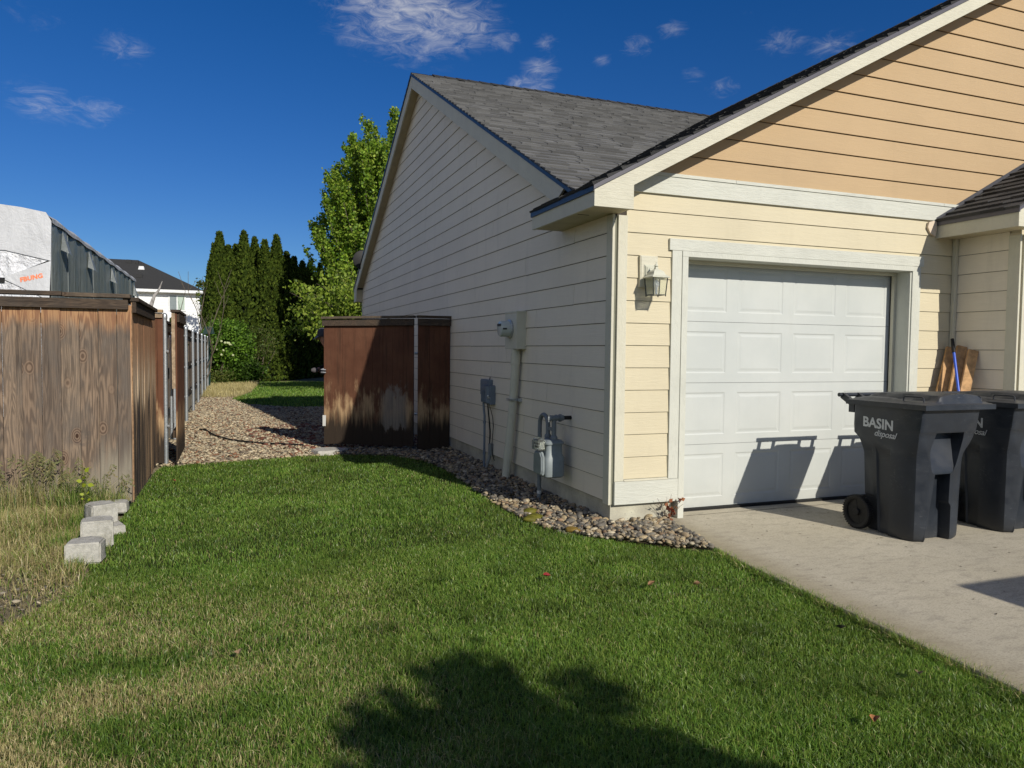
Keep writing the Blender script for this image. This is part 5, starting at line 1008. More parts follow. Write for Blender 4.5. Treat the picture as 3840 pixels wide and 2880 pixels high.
for (dx, z, s, yaw, pit) in ((.0, .345, .058, .3, .9), (.03, .30, .055, 1.2, .4), (-.045, .27, .055, 3.6, .2), (.035, .24, .06, .2, -.2), (.0, .22, .06, 1.9, .8), (.02, .17, .05, 5.3, .1), (-.02, .155, .04, 3.3, .3), (.03, .11, .04, .6, .2), (.04, .06, .04, .2, .1), (-.01, .29, .05, 4.6, .6), (-.025, .12, .03, 3.9, .2)):
    c = Vector((-1.17 + dx * .5, 7.01, z)); d = Vector((math.cos(yaw) * math.cos(pit), -abs(math.sin(yaw)) * math.cos(pit), math.sin(pit))); sd = d.cross(Vector((0, -1, .5))).normalized()
    pr = [(0, 0), (.25, .32), (.55, .38), (.85, .18), (1.1, 0), (.85, -.18), (.55, -.38), (.25, -.32)]; b = MB(); b.add([c + d * s * a * .8 + sd * s * w_ * .8 for a, w_ in pr], [(0, 1, 2, 3), (0, 3, 4, 5), (0, 5, 6, 7)], random.choice([(.30, .36, .025), (.24, .32, .025), (.36, .42, .04)])); b.build('leaf', M['leaf'], SP)
DP = empty('dead_plant', (3.40, 5.24, 0), 'shrivelled red brown dead plant against the foundation beside the driveway', 'plant')
b = MB()
for i in range(16): a = random.uniform(-1.2, 1.2); l = random.uniform(.06, .2); b.tube([(3.40, 5.25, .0), (3.40 + .5 * l * math.sin(a), 5.24, l * .55), (3.40 + l * math.sin(a) * 1.0, 5.22, l * (.6 + .5 * abs(math.cos(a))))], .0014, 4, False, (.10, .06, .04))
b.build('twigs', colmat('dead_twig'), DP)
b = MB()
for i in range(26):
    c = Vector((3.40 + random.gauss(0, .035) + (.05 if i < 5 else 0) - (.065 if 5 <= i < 9 else 0), 5.22 + random.uniform(-.02, .02), (.17 if i < 5 else (.14 if i < 9 else random.uniform(.0, .12))))); d = Vector((random.gauss(0, 1), random.gauss(0, 1), random.gauss(0, 1))).normalized() * .022; e = d.cross(Vector((random.random(), random.random(), random.random()))).normalized() * .018
    b.add([c - d, c + e, c + d, c - e], [(0, 1, 2), (0, 2, 3)], random.choice([(.22, .05, .03), (.12, .04, .03), (.42, .17, .10)]))
b.build('withered_leaves', M['leaf'], DP)

# ------------------------------------------------------------------ trees
def leaves(name, Cn, rad, per, size, cols, mat, parent, flat=.0, droop=0., elong=1.5, off=(0, 0, 0), k4=True):
    """leaf sized diamond quads round cluster centres"""
    n = len(Cn) * per; idx = np.repeat(np.arange(len(Cn)), per); P = Cn[idx] + RNG.normal(0, 1, (n, 3)) * (rad[idx] if rad.ndim > 1 else rad[idx][:, None]) * .5
    d = RNG.normal(0, 1, (n, 3)); d[:, 2] -= droop; d /= np.linalg.norm(d, axis=1)[:, None]; r_ = RNG.normal(0, 1, (n, 3)); s_ = np.cross(d, r_); s_ /= np.linalg.norm(s_, axis=1)[:, None]
    sz = size * RNG.uniform(.6, 1.3, n)[:, None]; V = np.stack([P - d * sz * elong * .5, P + s_ * sz * .5, P + d * sz * elong * .5, P - s_ * sz * .5], 1)
    F = (np.arange(n) * 4)[:, None] + np.array([[0, 1, 2, 3]]); c = cols[RNG.integers(0, len(cols), n)] * RNG.uniform(.75, 1.25, (n, 1)) * (RNG.uniform(.8, 1.15, len(Cn))[idx][:, None])
    return npmesh(name, V.reshape(-1, 3), F, np.repeat(c, 4, 0), mat, parent, False, off)
def limb(b, p0, p1, r0, r1, wob=.1, k=5):
    p0, p1 = Vector(p0), Vector(p1); L_ = (p1 - p0).length; pts = []
    for i in range(k + 1): t = i / k; q_ = p0.lerp(p1, t) + Vector((random.uniform(-1, 1), random.uniform(-1, 1), 0)) * wob * L_ * .12 * math.sin(math.pi * t); pts.append(q_)
    b.tube(pts, [r0 + (r1 - r0) * i / k for i in range(k + 1)], 7); return pts
# tall upright tree
def upright_tree():
    X, Y = 6.35, 30.5; t = empty('upright_tree', (X, Y, 0), 'tall bright green tree with upright feathery branches rising behind the house', 'tree'); b = MB()
    limb(b, (X, Y, -.1), (X, Y, 4.5), .22, .12, .15); cs, rs = [], []
    for i in range(230):
        a = random.uniform(0, 6.283); r_ = 3.5 * math.sqrt(random.random()); bx, by = X + r_ * math.cos(a), Y + r_ * .9 * math.sin(a)
        prof = 10.9 - 5.2 * (r_ / 3.5) ** 2.4 + random.uniform(-1.5, .5) - (.9 if bx > X + 1.2 else 0) * random.random(); zb_ = max(1.9, prof - random.uniform(2.2, 5.2))
        p0 = (X + (bx - X) * .45, Y + (by - Y) * .45, max(1.8, zb_ - 1.2)); p1 = (bx + (bx - X) * .04 - .1, by, prof)
        pts = limb(b, p0, p1, .035, .006, .2, 4)
        L_ = prof - p0[2]; kk = max(6, int(L_ / .17))
        for j in range(kk):
            s_ = (j + .5) / kk
            if s_ < .12: continue
            q_ = Vector(p0).lerp(Vector(p1), s_); w_ = .34 * (1 - s_ * .80) + .05; cs.append((q_.x + random.gauss(0, w_ * .4), q_.y + random.gauss(0, w_ * .4), q_.z)); rs.append((w_, w_, .16))
    b.build('trunk', M['bark'], t, smooth=True); n = len(cs)
    leaves('crown', np.array(cs), np.array(rs), 46, .086, np.array([(.21, .32, .03), (.15, .26, .024), (.25, .36, .045), (.09, .17, .02), (.30, .38, .05)]), M['leaf'], t, off=(X, Y, 0), droop=.2, elong=1.35)
upright_tree()
def spreading_tree():
    X, Y = 5.0, 26.0; t = empty('spreading_tree', (X, Y, 0), 'lower spreading tree with drooping yellow green leaves showing over the gate', 'tree'); b = MB(); limb(b, (X, Y, -.1), (X, Y, 2.0), .14, .10, .1); cs, rs = [], []
    for i in range(70):
        a = random.uniform(0, 6.283); el = random.uniform(-.12, .95); r_ = random.uniform(2.4, 3.7); q_ = Vector((X + r_ * math.cos(a) * math.cos(el), Y + r_ * math.sin(a) * math.cos(el), 2.25 + 2.7 * math.sin(el) * (r_ / 3.6)))
        if q_.x < X - 3.0 and q_.z > 3.6: continue
        pts = limb(b, (X, Y, random.uniform(1.5, 2.4)), q_, .04, .006, .5, 5)
        for s_ in range(5, 19):
            u_ = s_ / 18; p_ = Vector((X, Y, 2.0)).lerp(q_, u_); cs.append((p_.x + random.gauss(0, .16), p_.y + random.gauss(0, .16), p_.z + random.gauss(0, .14) - .06)); rs.append((.30, .30, .26))
    b.build('trunk', M['bark'], t, smooth=True)
    leaves('crown', np.array(cs), np.array(rs), 26, .085, np.array([(.25, .33, .042), (.17, .25, .028), (.31, .38, .06), (.11, .17, .022)]), M['leaf'], t, off=(X, Y, 0), droop=.9, elong=1.5)
spreading_tree()
# arborvitae row
def arb(seed):
    t = empty('arborvitae', (0, 0, 0), 'x', 'conifer', 'tall arborvitae hedge trees'); rr3 = np.random.default_rng(seed)
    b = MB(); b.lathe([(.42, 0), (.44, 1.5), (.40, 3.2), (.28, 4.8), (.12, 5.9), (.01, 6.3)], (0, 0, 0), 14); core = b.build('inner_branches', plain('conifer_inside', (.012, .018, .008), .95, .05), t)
    n = 8200; z = 6.5 * rr3.random(n) ** .92; a = rr3.uniform(0, 6.283, n); prof = np.interp(z, [0, .4, 1.5, 3.0, 4.3, 5.4, 6.5], [.52, .62, .64, .58, .44, .25, .02])
    lump = .06 * np.sin(a * 5 + z * 3.1 + seed) + .05 * np.sin(a * 9 - z * 5.3) + .03 * np.sin(z * 11 + a * 3); r_ = prof * (1 + lump * 1.6) + rr3.normal(0, .022, n)
    P = np.stack([r_ * np.cos(a), r_ * np.sin(a), z], 1); out = np.stack([np.cos(a), np.sin(a), 0 * a], 1); d = out * .45 + np.array([0, 0, 1.]) + rr3.normal(0, .38, (n, 3)); d /= np.linalg.norm(d, axis=1)[:, None]
    s_ = np.cross(d, out + rr3.normal(0, .5, (n, 3))); s_ /= np.linalg.norm(s_, axis=1)[:, None]; L_ = rr3.uniform(.07, .15, n)[:, None]; W_ = L_ * .42
    V = np.stack([P - d * L_ * .3, P + s_ * W_ + d * L_ * .35, P + d * L_, P - s_ * W_ + d * L_ * .35], 1); F = (np.arange(n) * 4)[:, None] + np.array([[0, 1, 2, 3]])
    cc = np.array([(.060, .090, .011), (.045, .072, .009), (.082, .112, .015), (.030, .05, .008)])[rr3.integers(0, 4, n)] * rr3.uniform(.75, 1.3, (n, 1)); npmesh('crown', V.reshape(-1, 3), F, np.repeat(cc, 4, 0), M['conifer'], t)
    return t
AR = [(-.0215, 33.4, 5.75), (-.0150, 33.9, 6.30), (-.0045, 33.9, 5.75), (.004, 35.0, 5.95), (.0135, 33.9, 6.40), (.0265, 35.2, 6.35), (.0385, 34.2, 6.12), (.0530, 34.8, 6.45), (.0655, 35.8, 5.85), (.0745, 36.6, 5.75), (.085, 37.4, 5.65), (.0945, 38.2, 5.7), (.1075, 38.8, 5.75), (.120, 39.4, 5.75), (.133, 40, 5.7), (.147, 40.6, 5.8), (.160, 41, 5.7), (.174, 41.5, 5.8)]
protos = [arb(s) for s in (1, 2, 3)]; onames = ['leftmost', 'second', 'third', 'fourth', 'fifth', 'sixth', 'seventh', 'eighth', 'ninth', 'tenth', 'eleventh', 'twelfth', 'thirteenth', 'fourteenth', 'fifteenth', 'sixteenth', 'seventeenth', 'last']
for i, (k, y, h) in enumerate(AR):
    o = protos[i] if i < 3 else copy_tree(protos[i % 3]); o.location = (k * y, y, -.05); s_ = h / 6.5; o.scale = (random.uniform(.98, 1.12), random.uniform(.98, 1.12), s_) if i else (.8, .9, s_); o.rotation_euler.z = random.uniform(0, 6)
    o['label'] = ('narrow dark green arborvitae, ' + onames[i] + ' from the left in the tall hedge') if 0 < i < 17 else ('sunlit arborvitae at the left end of the tall hedge beside the white house' if i == 0 else 'arborvitae at the right end of the hedge hidden behind the leafy trees')
# snowball bush and its airy neighbour
def bush(name, X, Y, rx, ry, z0, z1, ncl, per, size, cols, label, stems, flowers=0):
    t = empty(name, (X, Y, 0), label, 'bush'); cs = []
    for i in range(ncl):
        a, u_, v_ = random.uniform(0, 6.283), random.random() ** .5, random.uniform(0, 1); zz = z0 + (z1 - z0) * v_; rr4 = math.sqrt(max(.05, 1 - (2 * v_ - 1) ** 2 * .8)); cs.append((X + rx * u_ * rr4 * math.cos(a), Y + ry * u_ * rr4 * math.sin(a), zz))
    leaves('foliage', np.array(cs), np.full(len(cs), .24), per, size, np.array(cols), M['leaf'], t, off=(X, Y, 0), droop=.3, elong=1.3)
    b = MB()
    for (x0_, x1_, zt, r_) in stems: limb(b, (X + x0_, Y - ry * .5, -.05), (X + x1_, Y - ry * .3, zt), r_, r_ * .45, .3, 5)
    b.build('stems', M['bark'], t, smooth=True)
    for i in range(flowers):
        V, F = ico(1, i, .1); x = X + random.uniform(-.45, .75); z = 1.35 + random.uniform(-.25, .42) ; o = npmesh('flower_head', V * .055 + np.array([x - X, -ry * .92 , z]), F, np.tile([[.62, .66, .40]], (len(V), 1)), M['leaf'], t, True)
bush('snowball_bush', -.22, 31.2, 1.0, .8, .75, 2.30, 330, 42, .085, [(.12, .23, .025), (.09, .18, .02), (.16, .28, .03), (.06, .12, .015)], 'dense green bush with pale flower heads and a leaning bare stem', [(-.35, .02, 1.5, .05), (-.25, .15, .95, .03), (-.3, -.1, 1.2, .03)], 11)
bush('low_shrub', .35, 31.0, .75, .5, .05, .80, 130, 36, .075, [(.06, .13, .016), (.085, .16, .02), (.04, .08, .01)], 'low bright green shrub under the flowering bush at the lawn edge', [(0, .1, .5, .02)])
bush('airy_shrub', .95, 31.9, .75, .6, .9, 2.2, 130, 24, .06, [(.085, .13, .02), (.06, .10, .014), (.12, .13, .04)], 'thin airy shrub with pale twisting twigs right of the flowering bush', [(-.1, .5, 1.7, .02), (-.2, .25, 1.9, .02), (0, .65, 1.3, .014), (-.3, -.1, 1.8, .016), (-.2, .1, 1.5, .016), (.0, .35, 2.0, .012)])
bush('fence_weeds', -.45, 30.6, .5, .5, .0, .4, 60, 26, .05, [(.09, .14, .025), (.14, .16, .04)], 'short green weeds at the foot of the farthest posts', [(0, .1, .2, .01)])
bush('distant_tree_top', -1.75, 52, .45, .45, 3.3, 5.9, 22, 30, .12, [(.12, .15, .03), (.09, .12, .02)], 'small yellow green tree top showing beyond the white house roof edge', [(0, 0, 3.5, .08)])
# bare saplings and odds behind the fence
def bare(X, Y, h, n, label, name='bare_sapling', lean=0, rad=.022, col=(.10, .09, .08), zb_=0):
    t = empty(name, (X, Y, 0), label, 'bare tree'); b = MB()
    for i in range(n):
        a = random.uniform(-.28, .28) + lean; L_ = h * random.uniform(.6, 1); z0 = zb_; p0 = Vector((X, Y, z0)); p1 = Vector((X + a * L_, Y + random.uniform(-.2, .2), z0 + L_)); pts = limb(b, p0, p1, rad, rad * .25, .5, 6)
        for k in range(4): q_ = pts[2 + k % 4]; limb(b, q_, q_ + Vector((random.uniform(-.5, .5) * .6, 0, random.uniform(.3, .7))), rad * .4, rad * .15, .4, 3)
    b.build('trunk', colmat('bare_bark', .9) if False else M['bark'], t); return t
bare(-.98, 27.0, 4.2, 5, 'leafless thin sapling standing in front of the white house wall')
bare(-1.25, 26.5, 3.2, 3, 'second leafless sapling with crooked twigs left of the hedge', lean=-.12)
M['drift'] = plain('grey_driftwood', (.33, .31, .29), .9, .1, 0, .3, 14)
for (pts, rs, lab) in (([(-1.47, 12.4, 1.6), (-1.44, 12.4, 1.98), (-1.385, 12.4, 2.09), (-1.33, 12.4, 2.13), (-1.335, 12.4, 2.10)], [.03, .03, .035, .02, .004], 'short forked grey branch sticking up behind the fence corner'), ([(-1.32, 12.4, 1.5), (-1.235, 12.4, 1.85), (-1.17, 12.4, 1.99), (-1.11, 12.4, 2.18), (-1.05, 12.4, 2.26), (-1.0, 12.4, 2.40)], [.028, .026, .032, .022, .016, .004], 'longer crooked grey branch leaning right above the fence')):
    b = MB(); b.tube(pts, rs, 7); o = b.build('dead_branch', M['drift'], None, smooth=True); tag(o, lab, 'branch', 'grey dead branches behind the fence')
for (x, y, z, s, lab) in ((-1.22, 13.3, 1.62, .40, 'little conifer tip rising over the narrow panel'), (-1.02, 14.4, 1.5, .40, 'little conifer tip between the gate posts'), (-.985, 15.6, 1.5, .5, 'conifer sprig standing right of the open gate leaf top'), (-1.15, 14.6, 1.45, .36, 'low conifer sprig left of the open gate leaf top')):
    t = empty('conifer_seedling', (x, y, 0), lab, 'conifer', 'little conifers behind the fence'); zz = np.linspace(z, z + s, 26); cs = np.stack([x + RNG.normal(0, .015, 26), y + 0 * zz, zz], 1); rr5 = np.interp(zz, [z, z + s], [.13, .015]); leaves('foliage', cs, np.stack([rr5, rr5, rr5 * .8], 1), 18, .028, np.array([(.07, .10, .02), (.10, .13, .04), (.05, .07, .015)]), M['leaf'], t, off=(x, y, 0), elong=2)
    b = MB(); b.tube([(x, y, -.05), (x, y, z + s * .9)], .008, 5); b.build('trunk', M['bark'], t)
DG = empty('dark_green_box', (-.66, 27.4, 1.5), 'dark green box on a thin arm beside the farthest posts', 'box'); M['dkgreen'] = plain('dark_green_paint', (.01, .035, .03), .5)
b = MB(); b.prism([(-1.02, 28.6, 1.88), (-.62, 28.6, 1.88), (-.68, 28.6, 2.14), (-.94, 28.6, 2.14)], (0, .3, 0)); b.build('box_body', M['dkgreen'], DG)
b = MB(); b.tube([(-.80, 28.7, -.05), (-.80, 28.7, 1.9)], .03, 8); b.build('pole', M['dkgreen'], DG); b = MB(); b.tube([(-1.02, 28.7, 1.98), (-1.5, 28.7, 1.97)], .012, 6); b.build('arm', M['dkgreen'], DG)

# ------------------------------------------------------------------ neighbour house
NH = empty('white_house', (-9, 59, 0), 'distant two storey white house with dark hip roof and one sash window showing', 'house')
M['nwhite'] = siding_mat('neighbour_siding', (.80, .81, .80), 'x', .05); ye = 55.0; xc = -1.85
b = MB(); siding(b, 'y', ye + .5, -1, .2, .2, 0, 25, lambda lo, hi: [(-18.0, xc - .3, -18.0, xc - .3)], .014, .003); b.build('front_wall', M['nwhite'], NH)
b = MB(); b.box(-18, ye + .515, 0, xc - .31, ye + 9, 5.15); b.build('wall', M['nwhite'], NH)
b = MB(); zr_, yr_ = 7.62, 59.5
b.add([(xc, ye, 5.27), (-6.35, yr_, zr_), (-14, yr_, zr_), (-18.5, ye, 5.27), (-18.5, 64, 5.27), (xc, 64, 5.27)], [(0, 1, 2, 3), (3, 2, 4), (4, 2, 1, 5), (5, 1, 0)], .5); b.build('roof', M['far_roof'], NH)
b = MB(); b.box(-18.5, ye, 5.08, xc, ye + .05, 5.262); b.box(-18.5, ye + .05, 5.06, xc, ye + .6, 5.09); b.build('eave_board', plain('white_eave', (.78, .79, .78), .6), NH)
b = MB(); b.box(-4.10, ye + .44, 3.86, -3.02, ye + .49, 4.98); wf = b.build('window', plain('white_vinyl', (.78, .79, .78), .5), NH)
for x0_, x1_, c_ in ((-4.02, -3.60, (.22, .25, .25)), (-3.53, -3.10, (.42, .50, .42))): b = MB(); b.box(x0_, ye + .432, 3.94, x1_, ye + .439, 4.90); b.build('pane', plain('window_pane', c_, .15, .5), wf)
for (x, yy_, s_, c_) in ((-6.9, 58.9, .22, (.02, .02, .02)), (-6.0, 57.9, .20, (.75, .75, .75)), (-6.0, 56.6, .22, (.02, .02, .02)), (-6.35, 58.8, .08, (.02, .02, .02))): b = MB(); z = 5.27 + (yy_ - ye) * .522; b.prism([(x - s_, yy_, z + .02), (x + s_, yy_, z + .02), (x + s_ * .7, yy_, z + .26), (x - s_ * .7, yy_, z + .26)], (0, .4, 0)); b.build('roof_vent', plain('vent', c_, .5), NH)

# ------------------------------------------------------------------ covered trailer
RVX = -2.40; y0_, y1_ = 12.12, 21.75
RV = empty('covered_trailer', (-3.6, 16, 0), 'long camper trailer under a grey and silver fabric cover behind the left fence', 'trailer')
def fabric(name, lo, hi, rough, wr=.5, sc=(1.6, 5, .55), metal=0.):
    t = NT(name, rough, .4); p = t.pos(); n1 = t.noise(t.map(p, sc), 2.2, 6, .62, 1.1); n2 = t.noise(p, 7, 5, .65, 1.8)
    t.b.inputs['Metallic'].default_value = metal; t.col(t.mix(t.mr(n1, .3, .7), lo, hi)); t.nrm(t.bump(t.math('ADD', n1, t.math('MULTIPLY', n2, .35)), wr, .09 if 'silver' not in name else .12)); return t.m
M['rv_side'] = fabric('trailer_side_fabric', (.16, .185, .175), (.23, .255, .245), .33, .45, (3, 2.6, .22)); M['rv_top'] = fabric('trailer_top_fabric', (.42, .42, .41), (.50, .50, .49), .6, .3, (2, 1.0, 1)); M['rv_silver'] = fabric('trailer_silver_fabric', (.80, .82, .85), (.92, .93, .95), .35, 1.0, (3.4, 3.4, 1.6), 0.); M['rv_front'] = fabric('trailer_front_fabric', (.50, .51, .52), (.58, .59, .60), .5, .4)
M['rv_flap'] = fabric('trailer_flap_fabric', (.16, .18, .18), (.22, .24, .24), .4)
def rvx(y, z): return RVX + .035 * math.sin(y * 3.1) * (1 - (z / 3.2)) + .012 * math.sin(y * 9 + z)
b = MB(); ny, nz_ = 90, 16; V = [(rvx(y0_ + (y1_ - y0_) * i / ny, .35 + 2.86 * j / nz_), y0_ + (y1_ - y0_) * i / ny, .35 + 2.86 * j / nz_ - .06 * i / ny * j / nz_) for j in range(nz_ + 1) for i in range(ny + 1)]
b.add(V, [(j * (ny + 1) + i, j * (ny + 1) + i + 1, (j + 1) * (ny + 1) + i + 1, (j + 1) * (ny + 1) + i) for j in range(nz_) for i in range(ny)]); b.build('side_panel', M['rv_side'], RV, smooth=True)
b = MB(); secs = []
for y in [y0_ + (y1_ - y0_) * i / 40 for i in range(41)]:
    dz = .012 * math.sin(y * 5) - .05 * (y - y0_) / 9.6; secs.append([(RVX + .022, y, 3.145 + dz), (RVX + .018, y, 3.20 + dz), (RVX - .06, y, 3.275 + dz), (RVX - .35, y, 3.325 + dz), (RVX - 1.2, y, 3.40 + dz), (RVX - 2.2, y, 3.31 + dz), (RVX - 2.55, y, 3.10 + dz), (RVX - 2.57, y, 2.93 + dz)])
n = 8; b.add([p for s_ in secs for p in s_], [(i * n + j, i * n + j + 1, (i + 1) * n + j + 1, (i + 1) * n + j) for i in range(40) for j in range(n - 1)]); b.build('roof_panel', M['rv_top'], RV, smooth=True)
b = MB(); ff = y0_ - .005; xo = RVX - 2.57
def frnt(name, mat, poly, dy=0.): b = MB(); b.prism([(x, ff + dy, z) for x, z in poly], (0, .03, 0)); return b.build(name, mat, RV)
frnt('front_top', M['rv_front'], [(RVX + .0, 2.60), (RVX + .015, 3.16), (RVX - .05, 3.275), (RVX - .35, 3.325), (RVX - 1.2, 3.40), (RVX - 2.2, 3.31), (xo, 3.1), (xo, 2.7), (RVX - .55, 2.72)], -.02)
frnt('silver_upper', M['rv_silver'], [(RVX - .02, 2.615), (RVX - .56, 2.72), (xo, 2.7), (xo, 2.34), (RVX - .56, 2.34)], 0)
frnt('logo_panel', M['rv_front'], [(RVX + .0, 2.60), (RVX - .555, 2.36), (RVX - .555, 2.31), (RVX - .03, 2.04)], -.012)
frnt('silver_lower', M['rv_silver'], [(RVX - .02, 2.04), (RVX - .555, 2.31), (xo, 2.33), (xo, .4), (RVX - .02, .4)], .005)
frnt('black_strap', M['rubber'], [(RVX - .56, 2.33), (RVX - .95, 2.34), (RVX - .95, 2.27), (RVX - .56, 2.275)], -.03)
b = MB(); b.box(xo, y0_ + .04, .4, xo + .03, y1_, 3.0); b.box(xo, y1_ - .03, .4, RVX - .02, y1_, 3.05); b.build('rear_panel', M['rv_front'], RV)
for yy_ in (y0_ + .02, 13.15, 15.5, 18.3, 20.6): b = MB(); b.tube([(rvx(yy_, z) + .008, yy_, z) for z in (.4, 1.2, 2.0, 3.1)], .006, 6); b.build('seam', plain('seam_tape', (.20, .22, .21), .7), RV)
for yy_, z in ((12.85, 2.78), (15.0, 2.74), (17.6, 2.72), (21.3, 2.66)): b = MB(); b.add([(RVX + .02, yy_ - .05, z + .34), (RVX + .12, yy_ - .16, z), (RVX + .13, yy_ + .02, z - .01), (RVX + .03, yy_ + .10, z + .30), (RVX + .01, yy_ - .12, z + .05)], [(0, 1, 2, 3), (0, 4, 1)]); b.build('vent_flap', M['rv_flap'], RV)
text_mesh('lettering', 'FBUNG', .085, plain('orange_print', (.80, .22, .09), .6), (RVX - .375, ff - .0135, 2.285), (1, 0, .28), (-.1, 0, 1), RV, .0042, 0, 1.05)
for xx_ in (RVX - .35, RVX - 2.2):
    for yy_ in (16.2, 17.1): b = MB(); b.lathe([(.12, -.1), (.34, -.1), (.36, -.06), (.36, .06), (.34, .1), (.12, .1)], (xx_, yy_, .36), 20, 'x'); b.build('wheel', M['rubber'], RV)

# ------------------------------------------------------------------ satellite dish at the far eave
SD = empty('satellite_dish', (2.75, 16.9, 3.3), 'round dark rimmed dish peeping out behind the far end of the rake', 'dish')
b = MB(); b.lathe([(.20, 0), (.18, .02), (.11, .045), (.001, .055)], (2.76, 16.95, 3.42), 24, 'y'); b.build('reflector', plain('dish_grey', (.16, .17, .19), .5), SD, smooth=True)
b = MB(); b.lathe([(.195, -.012), (.215, -.004), (.215, .012), (.2, .014)], (2.76, 16.95, 3.42), 24, 'y'); b.build('rim', M['rubber'], SD, smooth=True)
b = MB(); b.tube([(2.76, 17.0, 3.42), (2.85, 17.1, 3.3), (2.9, 17.1, zm(17.1))], .02, 8); b.build('arm', M['galv'], SD)

# ------------------------------------------------------------------ person behind the gate
PN = empty('person', (1.42, 11.12, 0), 'person in dark clothes, dark cap and striped gloves half hidden behind the gate edge', 'person')
def skin(name, verts, edges, rad, mat, parent, sub=2, root=0):
    me = bpy.data.meshes.new(name); o_ = Vector(PN.location); me.from_pydata([tuple(Vector(v) - o_) for v in verts], edges, []); o = bpy.data.objects.new(name, me); COL.objects.link(o); o.parent = parent
    sk = o.modifiers.new('skin', 'SKIN'); sk.use_smooth_shade = True
    sv = me.skin_vertices[0].data if me.skin_vertices else None
    if sv is None:
        bm = bmesh.new(); bm.from_mesh(me); bm.verts.layers.skin.verify(); bm.to_mesh(me); bm.free(); sv = me.skin_vertices[0].data
    for i, r_ in enumerate(rad): sv[i].radius = r_ if isinstance(r_, tuple) else (r_, r_); sv[i].use_root = (i == root)
    s = o.modifiers.new('sub', 'SUBSURF'); s.levels = sub; s.render_levels = sub; me.materials.append(mat); return o
sk_m = plain('skin_tone', (.42, .24, .17), .55, .3); cl_m = plain('black_cloth', (.012, .012, .014), .9, .1); cap_m = plain('grey_cap', (.055, .06, .075), .9, .1); gl_m = plain('glove_grey', (.30, .31, .33), .8, .1)
bx, by = 1.42, 11.12
bv_ = [(bx, by, .95), (bx - .02, by, 1.15), (bx - .05, by - .01, 1.33), (bx - .10, by - .02, 1.42), (bx - .15, by - .03, 1.49), (bx - .17, by - .04, 1.56), (bx - .17, by - .04, 1.64),
       (bx, by - .10, .90), (bx - .02, by - .12, .50), (bx + .02, by - .12, .08), (bx - .12, by - .14, .03), (bx + .02, by + .10, .90), (bx + .02, by + .12, .50), (bx + .06, by + .12, .08), (bx - .08, by + .13, .03),
       (bx - .05, by - .17, 1.34), (bx - .10, by - .27, 1.15), (bx - .19, by - .30, 1.09), (bx - .05, by + .16, 1.34), (bx - .12, by + .20, 1.12), (bx - .30, by - .02, 1.08)]
be = [(0, 1), (1, 2), (2, 3), (3, 4), (4, 5), (5, 6), (0, 7), (7, 8), (8, 9), (9, 10), (0, 11), (11, 12), (12, 13), (13, 14), (2, 15), (15, 16), (16, 17), (2, 18), (18, 19), (19, 20)]
br = [(.15, .13), (.145, .12), (.15, .12), (.06, .06), (.065, .065), (.085, .085), (.07, .07), .085, .06, .042, .035, .085, .06, .042, .035, .06, .042, .028, .06, .042, .028]
skin('body', bv_, be, br, sk_m, PN)
jr = [(.175, .15), (.165, .14), (.17, .14), .075, None]
skin('jacket', [bv_[i] for i in (0, 1, 2, 15, 16, 18, 19)] + [Vector(bv_[16]).lerp(Vector(bv_[17]), .7), Vector(bv_[19]).lerp(Vector(bv_[20]), .7)], [(0, 1), (1, 2), (2, 3), (3, 4), (4, 7), (2, 5), (5, 6), (6, 8)], [(.175, .15), (.165, .14), (.17, .14), .075, .055, .075, .055, .045, .045], cl_m, PN)
skin('trousers', [bv_[i] for i in (0, 7, 8, 9, 11, 12, 13)], [(0, 1), (1, 2), (2, 3), (0, 4), (4, 5), (5, 6)], [(.165, .14), .10, .078, .062, .10, .078, .062], cl_m, PN)
hx, hy = bx - .17, by - .04
b = MB(); prof = [(.100, 1.575), (.104, 1.60), (.102, 1.64), (.088, 1.68), (.055, 1.70), (.001, 1.708)]; b.lathe([(r_, z) for r_, z in prof], (hx, hy, 0), 20); cp = b.build('cap', cap_m, PN, smooth=True)
b = MB(); b.add([(hx - .075, hy - .07, 1.585), (hx - .09, hy - .075, 1.58), (hx - .155, hy - .05, 1.535), (hx - .165, hy, 1.53), (hx - .155, hy + .05, 1.535), (hx - .09, hy + .075, 1.58), (hx - .075, hy + .07, 1.585), (hx - .095, hy, 1.60)], [(0, 1, 2, 7), (7, 2, 3, 4), (7, 4, 5, 6)]); br_ = b.build('brim', plain('brim_grey', (.16, .17, .19), .8), cp); sd_ = br_.modifiers.new('t', 'SOLIDIFY'); sd_.thickness = .004
b = MB(); nr = 16; V = []
for i in range(nr):
    a = 2 * math.pi * i / nr; V += [(hx - .099, hy - .035 + .020 * math.cos(a), 1.638 + .020 * math.sin(a)), (hx - .101, hy - .035 + .011 * math.cos(a), 1.638 + .011 * math.sin(a))]
b.add(V, [(2 * i, 2 * ((i + 1) % nr), 2 * ((i + 1) % nr) + 1, 2 * i + 1) for i in range(nr)]); b.build('badge', plain('orange_ring', (.75, .33, .05), .6), cp)
b = MB(); b.lathe([(.008, -.02), (.016, 0), (.012, .014), (.004, .022)], (hx - .092, hy, 1.545), 8, 'z'); b.build('nose', sk_m, PN, smooth=True)
for s in (-1, 1): b = MB(); b.lathe([(.001, -.01), (.009, -.004), (.010, .004), (.001, .01)], (hx - .078, hy + s * .03, 1.568), 10, 'y'); b.build('eye', M['lamp_dark'], PN, smooth=True)
b = MB(); b.box(hx - .081, hy - .022, 1.502, hx - .076, hy + .022, 1.508); b.build('mouth', plain('lip', (.30, .12, .10), .6), PN)
